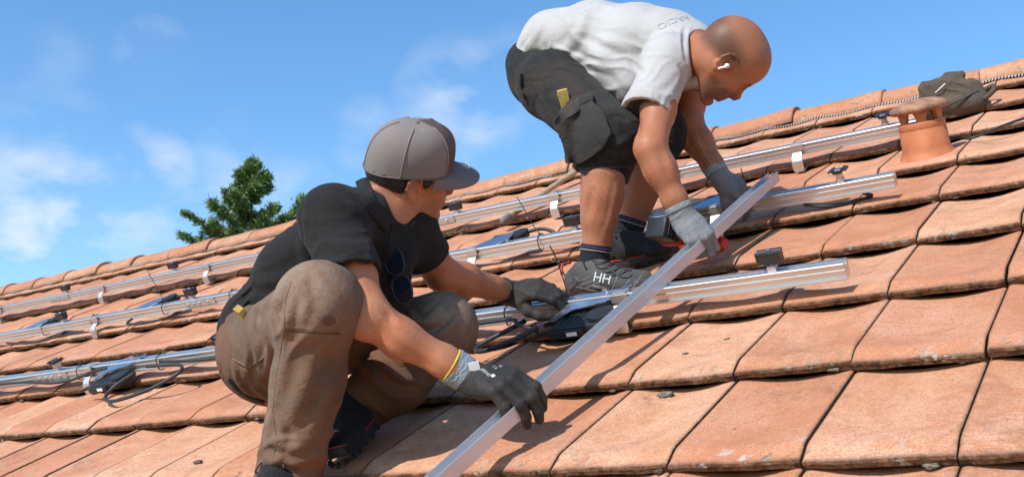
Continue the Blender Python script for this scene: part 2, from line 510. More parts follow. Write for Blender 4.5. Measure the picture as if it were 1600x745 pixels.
for (uu, v, sz) in [(-.155, .362, .012), (-.10, .62, .006), (-.168, .53, .005), (-1.36, .115, .009), (.17, -.06, .014), (.62, .62, .010), (.70, .24, .006)]:
    lump((uu, v, tile_height(uu, v) + sz * .15), sz * 1.5, sz, sz * .5, k); k += 1
mm = Mat('grey_green_moss', (.10, .095, .055), .95)
mm.color(mm.ramp(mm.noise(35, 4), [(.4, (.085, .068, .042)), (.52, (.17, .15, .10)), (.66, (.30, .28, .23))])); mm.bump(mm.noise(220, 4, .7), .8, .003)
tag(mo.obj('moss', mm.m, smooth=True), 'dry grey green cushions of moss and lichen along the tile edges', 'moss', kind='stuff')
# ------------------------------------------------------------------ mounting rails on hooks
# rail profile (v, n), front face with a groove, slot on top; metres, centre of the base at 0
PROF = [(-.019, 0), (.019, 0), (.019, .040), (.007, .040), (.007, .031), (-.007, .031), (-.007, .040), (-.019, .040),
        (-.0205, .0375), (-.0155, .0355), (-.0155, .0235), (-.0195, .0225), (-.0195, .0180), (-.0145, .0170), (-.0145, .0060), (-.0245, .0045), (-.0245, .001)]
def local_prism(mb, poly, u0, u1, n0=0.0):
    return mb.prism(poly, (u0, 0, n0), (u1, 0, n0), (0, 1, 0), (0, 0, 1))

def hook_mb(u):
    """stainless roof hook: plate on the rail, neck forward, slotted leg down over the tile edge"""
    m = MB(); w = .034
    th = .005
    path = [(-.0225, .036), (-.0225, .012), (-.042, -.004), (-.047, -.012), (-.049, -.040), (-.050, -.052), (-.040, -.0545), (.03, -.049)]
    p = np.array(path)
    t = np.gradient(p, axis=0); t /= np.linalg.norm(t, axis=1)[:, None]
    nn = np.stack([-t[:, 1], t[:, 0]], 1) * th / 2
    poly = [tuple(q) for q in (p + nn)] + [tuple(q) for q in (p - nn)[::-1]]
    n = len(path)
    vs = [(u - w / 2, a, b) for a, b in poly] + [(u + w / 2, a, b) for a, b in poly]
    N = 2 * n; fs = []
    for i in range(N): fs.append((i, (i + 1) % N, N + (i + 1) % N, N + i))
    for i in range(n - 1):
        fs.append((i, i + 1, N - 2 - i, N - 1 - i)); fs.append((N + i, N + i + 1, 2 * N - 2 - i, 2 * N - 1 - i))
    m.add(vs, fs)
    # upper bracket lapping the rail top, and the adjusting plate
    m.box((u + .004, -.0255, .030), (.046, .006, .022), bev=.0012)
    m.box((u + .004, -.012, .0425), (.040, .030, .0045), bev=.001)
    m.box((u, -.051, -.030), (.040, .0035, .032), bev=.001)
    return m

def clamp_parts(root, u, kind='black'):
    m = MB()
    m.box((u, 0, .045), (.022, .018, .014), bev=.0015); m.tube([(u, 0, .04), (u, 0, .075)], .0042, 8)
    post = m.obj('clamp_bolt', M_STEEL, root, world=False)
    b = MB()
    if kind == 'black':
        poly = [(-.017, .016), (-.013, .0185), (-.004, .0175), (0, .0125), (.004, .0175), (.013, .0185), (.017, .016), (.0145, .0135), (.0125, -.012), (.006, -.016), (-.006, -.016), (-.0125, -.012), (-.0145, .0135)]
        b.prism([(y, x_ + .071) for y, x_ in poly], (u - .029, 0, 0), (u + .029, 0, 0), (0, 1, 0), (0, 0, 1))
        b.obj('panel_clamp', M_BLACKANO, root, world=False)
        hb = MB(); hb.lathe([(.0062, 0), (.0062, .005), (.0045, .0062)], (u, 0, .0855), (0, 0, 1), 6); hb.obj('clamp_nut', M_STEEL, root, world=False)
    else:                                               # end on: open silver and black wings
        poly = [(-.026, .010), (-.017, .013), (-.011, .004), (.011, .004), (.017, .013), (.026, .010), (.026, .0155), (.014, .019), (.009, .0095), (-.009, .0095), (-.014, .019), (-.026, .0155)]
        b.prism([(y, x_ + .064) for y, x_ in poly], (0, -.02, 0), (0, .02, 0), (1, 0, 0), (0, 0, 1))
        b.v = [(x_ + u, y, z) for x_, y, z in b.v]
        b.obj('panel_clamp', M_BLACKANO, root, world=False)
        s = MB(); s.box((u, 0, .060), (.014, .030, .024), bev=.002); s.box((u, 0, .078), (.020, .024, .005), bev=.001); s.obj('clamp_nut', M_STEEL, root, world=False)

def make_rail(v, n, u0, u1, hooks, clamps, splices, label):
    root = thing('mounting_rail', label, 'rail', roof_matrix(0, v, n), 'mounting rails screwed along the roof')
    segs = sorted(s for s in splices if u0 < s < u1)
    cuts = [u0] + segs + [u1]
    for a, b in zip(cuts[:-1], cuts[1:]):
        m = MB(); local_prism(m, PROF, a + .0006, b - .0006); m.obj('rail_profile', M_ALU, root, world=False)
    for s in segs:
        m = MB(); m.box((s, -.0195, .020), (.19, .003, .024), bev=.0008); m.obj('splice_plate', M_ALU2, root, world=False)
        for k in (-.075, -.035, .0, .055):
            hbm = MB(); hbm.lathe([(.0075, 0), (.0075, .005), (.005, .0065)], (s + k, -.021, .020), (0, -1, 0), 6); hbm.obj('splice_bolt', M_STEEL, root, world=False)
    for u in hooks: hook_mb(u).obj('roof_hook', M_ALU2, root, world=False)
    for c in clamps: clamp_parts(root, *c)
    return root
RV1, RV2, RV3, RN = 2.235, 1.525, .775, .055
rail1 = make_rail(RV1, RN, -8.4, .085, [-.343, -.835, -1.379, -2.45, -3.547, -4.45, -5.5], [(-.027, 'open'), (-1.892,), (-3.818,), (-4.798,)], [-4.87, -2.0], 'uppermost aluminium rail on hooks, nearest the ridge and ending behind the clay vent')
rail2 = make_rail(RV2, RN, -8.0, .13, [-.413, -1.355, -2.45, -3.579, -4.6], [(-.021, 'open'), (-.926,), (-2.886,), (-3.843,)], [-2.83], 'middle aluminium rail on hooks, the one the standing man presses with his glove')
rail3 = make_rail(RV3, RN, -6.0, .158, [-.414, -.909, -1.75, -2.627, -3.6], [(-.011,), (-.910, 'open'), (-1.915, 'open'), (-2.831, 'open')], [-2.86], 'lowest aluminium rail on hooks, running behind the crouching man and under his left hand')

# ------------------------------------------------------------------ the loose rail the crouching man steers
XA = R(-.2325, 1.585, .1185); XB = R(-.405 - .018, -.62, .0515)
ax = unit(XA - XB); side = unit(np.cross(ax, N3)); up = np.cross(side, ax)
xr = thing('loose_rail', 'loose bright aluminium channel rail lying diagonally across the lower rails, steered by the crouching man', 'rail', XB)
m = MB()
w, h = .016, .031
poly = [(-w, 0), (w, 0), (w, h - .0009), (w - .0008, h), (w - .0026, h), (w - .0026, .013), (.004, .012), (.003, .009), (-.003, .009), (-.004, .012), (-w + .0026, .013), (-w + .0026, h), (-w + .0008, h), (-w, h - .0009)]
m.prism(poly, XB, XA, side, up); m.obj('rail_profile', M_ALUX, xr)

# ------------------------------------------------------------------ micro-inverters hung on the rails, with their leads
def inverter(u, v, n, front, label, sc=1.0, mirror=False, detail=True):
    root = thing('microinverter', label, 'inverter', roof_matrix(u, v, n), 'micro inverters bolted to the rails')
    s = -1 if front else 1
    # bracket plate bolted on the rail top, tapering to a tongue at the left
    pl = MB(); th = .0028
    if front: top = [(-.095, -.088), (-.050, -.022), (-.02, -.006), (.115, .004), (.118, .012), (.10, -.012), (.060, -.040), (-.035, -.056), (-.078, -.090)]
    else: top = [(-.125, -.012), (.0, -.014), (.045, .022), (.055, .045), (.015, .050), (-.04, .034)]
    tilt = .40 if front else .30
    def T(x, y, z): return (x, y * math.cos(tilt) - z * math.sin(tilt), .0435 + y * math.sin(tilt) + z * math.cos(tilt))
    vs = [T(x, y, 0) for x, y in top] + [T(x, y, th) for x, y in top]; k = len(top)
    pl.add(vs, [tuple(range(k))[::-1], tuple(range(k, 2 * k))] + [(i, (i + 1) % k, k + (i + 1) % k, k + i) for i in range(k)])
    hz = -.006 if front else .030
    t2 = .12 if front else .10
    def P(x, y, z): z = z - .016; return (x, y * math.cos(t2) - z * math.sin(t2), hz + .0 + (y - s * .07) * math.sin(t2) + z * math.cos(t2))
    plate = pl.obj('bracket_plate', M_STEEL, root, world=False)
    bo = MB(); bo.lathe([(.008, 0), (.008, .005), (.005, .0065)], (.045, .0, .0455), (0, 0, 1), 6); bo.obj('bracket_bolt', M_STEEL, plate, world=False)
    b = MB()
    oy = s * .070
    b.box((-.005, oy, .016), (.155, .095, .026), bev=.008)
    for i in range(5): b.box((-.060 + i * .018, oy, .0285), (.009, .075, .004), bev=.001)
    b.lathe([(.036, 0), (.038, .006), (.036, .013), (.030, .015)], (.055, oy * 1.02, .026), (0, 0, 1), 20)
    b.box((-.03, oy - .050, .012), (.10, .014, .022), bev=.003)
    b.v = [P(*q) for q in b.v]
    hs = b.obj('housing', M_BLK, root, world=False, smooth=True, angle=35)
    lb = MB(); lb.box(P(-.012, oy - .0578, .014), (.030, .001, .010)); lb.obj('type_label', M_WHITE, hs, world=False)
    for dy, dz in ((-.03, .008), (.022, .012)):
        c = MB(); c.tube([P(-.08, oy + dy, .014), P(-.105, oy + dy - .004, .014), P(-.128, oy + dy - .01, .012)], [.0085, .0075, .006], 10)
        c.obj('connector', M_BLK, root, world=False, smooth=True, angle=40)
    return root
def cable(name, pts, r, label, cat='cable', mat=None, group=None, n=10):
    m = MB(); m.tube(curve_pts([R(*p) for p in pts], n), r, 8)
    o = m.obj(name, mat or M_CABLE, smooth=True)
    o.name = name
    return tag(o, label, cat, group)

inverter(-.505, RV3 + .005, RN, True, 'nearest micro inverter, tilted steel plate beside the standing man\'s front shoe')
inverter(-2.44, RV3 + .005, RN, True, 'micro inverter with big cable loop, on the lowest rail left of the crouching man')
inverter(-1.245, RV2 - .005, RN, False, 'micro inverter behind the middle rail, above the crouching man\'s outstretched arm')
inverter(-.40, RV2 - .005, RN, False, 'micro inverter under the gloved hands of the standing man')
inverter(-3.17, RV2 - .005, RN, False, 'micro inverter behind the middle rail, first one left of the crouching man\'s back')
inverter(-4.06, RV2 - .005, RN, False, 'leftmost micro inverter, behind the middle rail near the picture\'s left edge')

cable('cable', [(-.70, .745, .060), (-.735, .70, .055), (-.80, .66, .040), (-.795, .625, .034), (-.73, .622, .040), (-.66, .655, .052), (-.63, .685, .06)], .0068, 'black lead looping out from the nearest inverter under the crouching man\'s left glove', group='inverter leads')
cable('cable', [(-.63, .68, .05), (-.70, .705, .068), (-.74, .735, .072), (-.9, .745, .07), (-1.1, .75, .07), (-1.4, .75, .072), (-1.75, .75, .068), (-2.0, .745, .07), (-2.2, .74, .085)], .0058, 'black trunk cable along the front of the lowest rail behind the crouching man', group='inverter leads')
cable('cable', [(-2.30, .70, .070), (-2.36, .655, .048), (-2.36, .60, .028), (-2.26, .565, .027), (-2.12, .60, .040), (-2.03, .665, .062), (-2.06, .705, .074), (-2.15, .715, .078), (-2.25, .72, .080)], .0062, 'thick black cable coiled in a wide loop hanging from the lowest rail at left', group='inverter leads')
cable('cable', [(-2.50, .74, .086), (-2.60, .745, .078), (-2.72, .742, .060), (-2.86, .740, .058), (-3.0, .745, .072), (-3.2, .745, .078), (-3.6, .745, .07)], .0055, 'black cable sagging along the front of the lowest rail at the far left', group='inverter leads')
cable('cable', [(-1.17, 1.60, .10), (-1.11, 1.61, .10), (-1.06, 1.60, .085), (-1.0, 1.57, .05), (-.93, 1.53, .05)], .0068, 'short black lead behind the middle rail next to the standing man\'s bare shin', group='inverter leads')
cable('cable', [(-3.10, 1.60, .10), (-3.02, 1.60, .095), (-2.98, 1.56, .06), (-3.06, 1.49, .04), (-3.2, 1.47, .036), (-3.32, 1.48, .045), (-3.30, 1.50, .06)], .006, 'black lead passing under the middle rail left of the crouching man\'s back', group='inverter leads')
cable('cable', [(-3.98, 1.6, .1), (-3.9, 1.58, .085), (-3.86, 1.52, .045), (-3.95, 1.47, .035), (-4.1, 1.465, .035), (-4.3, 1.48, .05)], .006, 'black lead under the middle rail at the picture\'s left edge', group='inverter leads')
cable('cable', [(.02, 1.58, .035), (.045, 1.555, .030), (-.01, 1.525, .028), (-.08, 1.51, .035), (-.14, 1.51, .05)], .0055, 'grey black lead curling on the tiles below the free end of the middle rail', group='inverter leads')
cable('cable', [(.13, 2.18, .030), (.196, 2.145, .026), (.259, 2.10, .024), (.333, 2.15, .030), (.404, 2.215, .030), (.5, 2.27, .025), (.7, 2.31, .03), (1.0, 2.33, .03)], .0045, 'thin black cable lying across the tiles right of the clay vent')

# ------------------------------------------------------------------ cable ties: a ring round the rail and a long tail
def tie(u, v, tail, label, ring=True):
    root = thing('cable_tie', label, 'cable tie', roof_matrix(u, v, RN), 'black cable ties on the rails')
    m = MB()
    if ring:
        a = np.linspace(0, 2 * math.pi, 28, endpoint=False)
        sq = lambda c: math.copysign(abs(c) ** .55, c)
        m.tube([(0.004 * math.sin(t), -.002 + .0255 * sq(math.cos(t)), .0195 + .0265 * sq(math.sin(t))) for t in a], .0019, 6, closed=True)
        m.obj('tie_loop', M_BLK, root, world=False)
    t = MB(); t.tube(curve_pts([(0, 0, .047)] + [(a, b, c) for a, b, c in tail], 8), .0016, 6); t.box((0, 0, .048), (.006, .007, .006))
    t.obj('tie_tail', M_BLK, root, world=False)
tie(-1.067, RV2, [(-.02, .01, .08), (-.045, .02, .15), (-.062, .03, .185)], 'cable tie with its tail upright on the middle rail left of the bare shin')
tie(-.310, RV2, [(.0, .02, .08), (-.005, .03, .11), (-.010, .04, .13)], 'cable tie with its tail upright beside the standing man\'s tattooed wrist')
tie(-.643, RV2, [(.005, .0, .08), (.012, .005, .12), (.015, .006, .14)], 'cable tie round the middle rail between the standing man\'s legs and drill')
tie(-.568, RV3, [(-.005, .01, .09), (-.014, .02, .15), (-.020, .02, .185)], 'cable tie with a tall upright tail against the heel of the front shoe')
tie(-.763, RV3, [(-.02, .0, .08), (-.055, .01, .13), (-.085, .015, .165)], 'cable tie whose tail leans left in front of the outstretched arm')
tie(-3.077, RV2, [(-.02, .01, .10), (-.05, .02, .17), (-.07, .03, .21)], 'cable tie with its tail sticking up left of the black shirt')
tie(-2.63, RV2, [(.01, -.01, .055)], 'trimmed cable tie at the bolted joint of the middle rail')
tie(-3.60, RV2, [(.01, -.01, .055)], 'trimmed cable tie on the middle rail between the two left inverters')
tie(-4.00, RV2, [(.01, -.01, .055)], 'trimmed cable tie on the middle rail by the leftmost inverter')
tie(-2.69, RV3, [(.01, -.01, .055)], 'trimmed cable tie holding a cable left of the stickered inverter')
tie(-2.23, RV3, [(.01, -.01, .055)], 'trimmed cable tie on the lowest rail right of the stickered inverter')
tie(-5.53, RV1, [(-.01, -.005, -.01), (-.02, -.03, -.03), (-.05, -.06, -.055)], 'cable tie with a hanging tail at the far left of the uppermost rail')

# ------------------------------------------------------------------ clay vent pipe with a slotted cowl
AX = unit(np.array([0, 0, 1.0]) * .30 + N3 * .70)
VB = R(.128, 2.03, .010)
vent = thing('clay_vent', 'terracotta vent pipe with a mushroom cowl on posts, standing among the tiles at right', 'vent', VB)
mt = Mat('orange_clay', (.56, .20, .095), .62, spec=.35)
mt.color(mt.ramp(mt.noise(14, 5), [(.35, (.40, .125, .050)), (.6, (.50, .17, .072)), (.8, (.54, .21, .10))])); mt.bump(mt.noise(120, 3), .15, .001)
mc = Mat('weathered_clay', (.40, .20, .12), .85)
mc.color(mc.ramp(mc.noise(24, 6), [(.35, (.17, .095, .06)), (.55, (.36, .18, .105)), (.75, (.45, .27, .17))])); mc.bump(mc.noise(90, 4), .5, .002)
m = MB(); m.lathe([(.110, -.03), (.092, -.008), (.080, .010), (.074, .026), (.0725, .087), (.071, .089)], VB, AX, 40, False)
m.obj('pipe', mt.m, vent, smooth=True, angle=50)
m = MB(); m.lathe([(.068, .083), (.072, .088), (.072, .108), (.070, .112), (.060, .112), (.060, .08)], VB, AX, 40, False); m.obj('collar', mt.m, vent, smooth=True, angle=40)
a_ = unit(np.cross(AX, [1, 0, 0])); b_ = np.cross(AX, a_)
for k in range(6):
    an = k * math.pi / 3 + .22; d = a_ * math.cos(an) + b_ * math.sin(an); tg = np.cross(AX, d)
    m = MB(); vs = []
    for (hh, wd) in ((.107, .013), (.122, .0145), (.136, .019), (.150, .027)):
        for (rr, s) in ((.066, -1), (.066, 1), (.052, 1), (.052, -1)): vs.append(VB + AX * hh + d * rr + tg * wd * s)
    fs = [(4 * j + i, 4 * j + (i + 1) % 4, 4 * j + 4 + (i + 1) % 4, 4 * j + 4 + i) for j in range(3) for i in range(4)] + [(0, 3, 2, 1), (12, 13, 14, 15)]
    m.add(vs, fs); m.obj('cowl_post', mt.m, vent)
m = MB(); m.lathe([(.0, .142), (.05, .143), (.078, .143), (.088, .147), (.091, .155), (.088, .165), (.072, .176), (.042, .184), (.0, .187)], VB, AX, 44, False); m.obj('cowl', mc.m, vent, smooth=True)

# ------------------------------------------------------------------ wooden pole with a grey ferrule lying up the slope
PA, PB = R(-1.60, 2.115, .045), R(-1.62, 2.99, .055)
pole = thing('wooden_pole', 'bare wooden pole with a worn grey tip lying up the tiles under the top rail', 'pole', PA)
d = PB - PA
mw = Mat('bare_wood', (.42, .27, .15), .7); mw.color(mw.ramp(mw.noise(8, 5, .6, 1, stretch=(10, 1, 10)), [(.3, (.28, .17, .09)), (.6, (.46, .31, .18)), (.8, (.52, .38, .24))]))
m = MB(); m.tube([PA + d * t for t in np.linspace(.08, 1, 12)], .0135, 14); m.obj('shaft', mw.m, pole, smooth=True, angle=50)
m = MB(); m.tube([PA + d * t for t in (0, .01, .04, .075, .085)], [.008, .0145, .0165, .0155, .0142], 14); m.obj('ferrule', Mat('grey_ferrule', (.16, .15, .14), .6).m, pole, smooth=True, angle=50)
# ------------------------------------------------------------------ organic surfaces: a distance field, blended and skinned
class Sdf:
    def __init__(s, lo, hi, h):
        s.h = h; s.lo = np.asarray(lo, float) ; n = np.ceil((np.asarray(hi, float) - s.lo) / h).astype(int) + 1
        s.n = n; s.F = np.full(tuple(n), .2, np.float32)
        s.g = [(s.lo[i] + h * np.arange(n[i])).astype(np.float32) for i in range(3)]
    def sub(s, lo, hi, pad):
        sl = []
        for i in range(3):
            a = int(np.floor((lo[i] - pad - s.lo[i]) / s.h)); b = int(np.ceil((hi[i] + pad - s.lo[i]) / s.h)) + 1
            sl.append(slice(max(a, 0), min(max(b, 0), s.n[i])))
        if any(q.stop <= q.start for q in sl): return None, None
        return tuple(sl), (s.g[0][sl[0]][:, None, None], s.g[1][sl[1]][None, :, None], s.g[2][sl[2]][None, None, :])
    def _put(s, sl, d, k, op):
        F = s.F[sl]
        if op == 'add':
            h = np.maximum(k - np.abs(F - d), 0) / k if k > 0 else 0
            s.F[sl] = np.minimum(F, d) - h * h * k * .25
        elif op == 'cut':
            h = np.maximum(k - np.abs(F + d), 0) / k if k > 0 else 0
            s.F[sl] = np.maximum(F, -d) + h * h * k * .25
        elif op == 'and':
            s.F[sl] = np.maximum(F, d)
    def cap(s, a, b, ra, rb=None, k=.02, flat=None, op='add'):
        rb = ra if rb is None else rb
        a = np.asarray(a, float); b = np.asarray(b, float); fx = flat[1] if flat else 1.0; r = max(ra, rb) * max(1, fx)
        sl, P = s.sub(np.minimum(a, b) - r, np.maximum(a, b) + r, k + 2.5 * s.h)
        if sl is None: return s
        w = [P[i] - np.float32(a[i]) for i in range(3)]; ba = b - a
        if flat:
            fa = unit(flat[0]); c = w[0] * fa[0] + w[1] * fa[1] + w[2] * fa[2]; q = 1 - 1 / fx
            w = [w[i] - c * np.float32(fa[i] * q) for i in range(3)]; ba = ba - fa * (ba @ fa) * q
        bb = float(ba @ ba) + 1e-12
        t = np.clip((w[0] * ba[0] + w[1] * ba[1] + w[2] * ba[2]) / bb, 0, 1).astype(np.float32)
        d = np.sqrt((w[0] - t * ba[0]) ** 2 + (w[1] - t * ba[1]) ** 2 + (w[2] - t * ba[2]) ** 2) - (ra + t * (rb - ra))
        s._put(sl, d.astype(np.float32), k, op); return s
    def chain(s, pts, rs, k=.02, flat=None):
        for i in range(len(pts) - 1): s.cap(pts[i], pts[i + 1], rs[i], rs[i + 1], k, flat)
        return s
    def ell(s, c, ax, r, k=.02, op='add'):
        c = np.asarray(c, float); m = max(r)
        sl, P = s.sub(c - m, c + m, k + 2.5 * s.h)
        if sl is None: return s
        w = [P[i] - np.float32(c[i]) for i in range(3)]
        l = [w[0] * ax[j][0] + w[1] * ax[j][1] + w[2] * ax[j][2] for j in range(3)]
        k0 = np.sqrt((l[0] / r[0]) ** 2 + (l[1] / r[1]) ** 2 + (l[2] / r[2]) ** 2)
        k1 = np.sqrt((l[0] / r[0] ** 2) ** 2 + (l[1] / r[1] ** 2) ** 2 + (l[2] / r[2] ** 2) ** 2) + 1e-9
        d = k0 * (k0 - 1) / k1
        s._put(sl, d.astype(np.float32), k, op); return s
    def box(s, c, ax, hsz, r=.01, k=.01, op='add'):
        c = np.asarray(c, float); m = float(np.linalg.norm(hsz))
        sl, P = s.sub(c - m, c + m, k + 2.5 * s.h)
        if sl is None: return s
        w = [P[i] - np.float32(c[i]) for i in range(3)]
        q = [np.abs(w[0] * ax[j][0] + w[1] * ax[j][1] + w[2] * ax[j][2]) - (hsz[j] - r) for j in range(3)]
        d = np.sqrt(sum(np.maximum(a, 0) ** 2 for a in q)) + np.minimum(np.maximum(np.maximum(q[0], q[1]), q[2]), 0) - r
        s._put(sl, d.astype(np.float32), k, op); return s
    def plane(s, p, n, k=.0):
        """keep only the side the normal points away from"""
        n = unit(n); p = np.asarray(p, float)
        d = (s.g[0][:, None, None] - p[0]) * n[0] + (s.g[1][None, :, None] - p[1]) * n[1] + (s.g[2][None, None, :] - p[2]) * n[2]
        s.F = np.maximum(s.F, d.astype(np.float32)); return s
    def ridge(s, pts, amp, w, valley=.0):
        """a fold (amp > 0) or crease (amp < 0) along a polyline, dying out at both ends"""
        p = np.asarray(pts, float); ln = np.linalg.norm(np.diff(p, axis=0), axis=1); cum = np.concatenate([[0], np.cumsum(ln)]); tot = cum[-1] + 1e-9
        pad = w * (2.4 + 1.4 * (valley > 0))
        sl, _ = s.sub(p.min(0), p.max(0), pad)
        if sl is None: return s
        shp = tuple(q.stop - q.start for q in sl); D2 = np.full(shp, 1.0, np.float32); TT = np.zeros(shp, np.float32)
        o = [q.start for q in sl]
        for k in range(len(p) - 1):
            a, b = p[k], p[k + 1]
            s2, P = s.sub(np.minimum(a, b), np.maximum(a, b), pad)
            if s2 is None: continue
            loc = tuple(slice(s2[i].start - o[i], s2[i].stop - o[i]) for i in range(3))
            ba = b - a; bb = float(ba @ ba) + 1e-12; q = [P[i] - np.float32(a[i]) for i in range(3)]
            t = np.clip((q[0] * ba[0] + q[1] * ba[1] + q[2] * ba[2]) / bb, 0, 1)
            d2 = (q[0] - t * ba[0]) ** 2 + (q[1] - t * ba[1]) ** 2 + (q[2] - t * ba[2]) ** 2
            m = d2 < D2[loc]
            D2[loc] = np.where(m, d2, D2[loc]); TT[loc] = np.where(m, (cum[k] + t * ln[k]) / tot, TT[loc])
        tp = np.sin(np.pi * np.clip(.08 + .84 * TT, 0, 1)) ** .7
        g = np.exp(-D2 / (w * w))
        if valley: g = g - valley * np.exp(-((np.sqrt(D2) - 1.7 * w) / (.8 * w)) ** 2)
        s.F[sl] -= (amp * tp * g).astype(np.float32)
        return s
    def folds(s, c, rad, d, lam, amp, seed=0, sharp=1.0):
        """a patch of irregular parallel folds across direction d, fading away from c"""
        c = np.asarray(c, float); d = unit(d); rg = np.random.default_rng(seed); ph = rg.uniform(0, 6.28, 8); m = 2 * math.pi
        sl, P = s.sub(c - rad * 1.6, c + rad * 1.6, 0)
        if sl is None: return s
        X, Y, Z = P; w = m / (lam * 3.1)
        wob = np.sin(w * (X * .9 + Y * .5) + ph[0]) + np.sin(w * (Y * .8 - Z * .9) + ph[1]) + np.sin(w * (Z * 1.1 + X * .4) + ph[2])
        u = (X * d[0] + Y * d[1] + Z * d[2]) * (m / lam) + wob * 1.15 + ph[3]
        f = 1.7 * np.exp(-(np.sin(u * .5) / .5) ** 2) - .55
        am = .6 + .4 * np.sin(w * .8 * (X - Z) + ph[4])
        g = np.exp(-((X - c[0]) ** 2 + (Y - c[1]) ** 2 + (Z - c[2]) ** 2) / (rad * rad))
        s.F[sl] -= ((amp * 1.5 if amp > .0019 else amp) * f * am * g).astype(np.float32); return s
    def trim(s, p, n, rad):
        """flat cut near p only: a hem"""
        p = np.asarray(p, float); n = unit(n); sl, P = s.sub(p - rad, p + rad, 0)
        if sl is None: return s
        w = [P[i] - np.float32(p[i]) for i in range(3)]
        d = w[0] * n[0] + w[1] * n[1] + w[2] * n[2]; q = w[0] ** 2 + w[1] ** 2 + w[2] ** 2 < rad * rad
        s.F[sl] = np.where(q, np.maximum(s.F[sl], d), s.F[sl]).astype(np.float32); return s
    def skin(s):
        F = s.F; nx, ny, nz = F.shape
        ins = F < 0
        cnt = np.zeros((nx - 1, ny - 1, nz - 1), np.int8)
        for dx in (0, 1):
            for dy in (0, 1):
                for dz in (0, 1): cnt += ins[dx:nx - 1 + dx, dy:ny - 1 + dy, dz:nz - 1 + dz]
        act = (cnt > 0) & (cnt < 8)
        idx = np.argwhere(act); ids = np.full(act.shape, -1, np.int64); ids[act] = np.arange(len(idx))
        I, J, K = idx.T
        acc = np.zeros((len(idx), 3)); num = np.zeros(len(idx))
        corners = [(a, b, c) for a in (0, 1) for b in (0, 1) for c in (0, 1)]
        val = {q: F[I + q[0], J + q[1], K + q[2]].astype(float) for q in corners}
        for q in corners:
            for ax in range(3):
                if q[ax] == 0:
                    p = list(q); p[ax] = 1; p = tuple(p); a, b = val[q], val[p]
                    m = (a < 0) != (b < 0); t = np.where(m, a / np.where(m, a - b, 1), 0)
                    pt = np.tile(np.array(q, float), (len(idx), 1)); pt[:, ax] += t
                    acc[m] += pt[m]; num[m] += 1
        V = s.lo + (idx + acc / num[:, None]) * s.h
        faces = []
        for ax in range(3):
            o1, o2 = (ax + 1) % 3, (ax + 2) % 3
            sa = [slice(None)] * 3; sb = [slice(None)] * 3; sa[ax] = slice(0, -1); sb[ax] = slice(1, None)
            A, B = ins[tuple(sa)], ins[tuple(sb)]
            e = np.argwhere(A != B)
            e = e[(e[:, o1] > 0) & (e[:, o2] > 0) & (e[:, o1] < F.shape[o1] - 1) & (e[:, o2] < F.shape[o2] - 1)]
            if not len(e): continue
            def cid(d1, d2):
                q = e.copy(); q[:, o1] += d1; q[:, o2] += d2; return ids[q[:, 0], q[:, 1], q[:, 2]]
            f = np.stack([cid(-1, -1), cid(0, -1), cid(0, 0), cid(-1, 0)], 1)
            inside = ins[e[:, 0], e[:, 1], e[:, 2]]
            f[~inside] = f[~inside][:, ::-1]
            faces.append(f)
        Fc = np.concatenate(faces); Fc = Fc[(Fc >= 0).all(1)]
        return V, Fc
    def obj(s, name, mat, parent=None, attrs=None, keep_big=True):
        V, Fc = s.skin()
        if keep_big and len(V):
            # drop crumbs: keep the largest connected shell
            lab = np.arange(len(V))
            for _ in range(400):
                mn = lab[Fc].min(1); new = lab.copy()
                for c in range(4): np.minimum.at(new, Fc[:, c], mn)
                new = new[new]
                if (new == lab).all(): break
                lab = new
            u_, c_ = np.unique(lab, return_counts=True); big = u_[c_.argmax()]; ok = lab == big
            mp = np.cumsum(ok) - 1; Fc = mp[Fc[ok[Fc[:, 0]]]]; V = V[ok]
        # one light relaxation pass
        nb = np.zeros_like(V); cn = np.zeros(len(V))
        for i in range(4):
            j = (i + 1) % 4
            np.add.at(nb, Fc[:, i], V[Fc[:, j]]); np.add.at(nb, Fc[:, j], V[Fc[:, i]]); np.add.at(cn, Fc[:, i], 1); np.add.at(cn, Fc[:, j], 1)
        V = V * .6 + .4 * nb / np.maximum(cn, 1)[:, None]
        me = bpy.data.meshes.new(name)
        me.vertices.add(len(V)); me.vertices.foreach_set('co', V.astype(np.float32).ravel())
        me.loops.add(len(Fc) * 4); me.loops.foreach_set('vertex_index', Fc.astype(np.int32).ravel())
        me.polygons.add(len(Fc)); me.polygons.foreach_set('loop_start', np.arange(0, len(Fc) * 4, 4, dtype=np.int32))
        me.polygons.foreach_set('loop_total', np.full(len(Fc), 4, np.int32))
        me.polygons.foreach_set('use_smooth', np.ones(len(Fc), bool))
        me.update(calc_edges=True); me.validate()
        for k, fn in (attrs or {}).items():
            a = me.attributes.new(k, 'FLOAT', 'POINT'); a.data.foreach_set('value', np.asarray(fn(V), np.float32))
        me.materials.append(getattr(mat, 'm', mat))
        o = bpy.data.objects.new(name, me); COL.objects.link(o)
        if parent is not None:
            o.parent = parent; o.matrix_parent_inverse = WORLD_INV.get(parent.name, Matrix.Identity(4))
        return o

def cv(r, u, t):
    """direction given as right, up, towards the photographer"""
    return CAM_X * r + CAM_U * u - CAM_F * t

def bounds(pts, pad):
    p = np.array(pts); return p.min(0) - pad, p.max(0) + pad

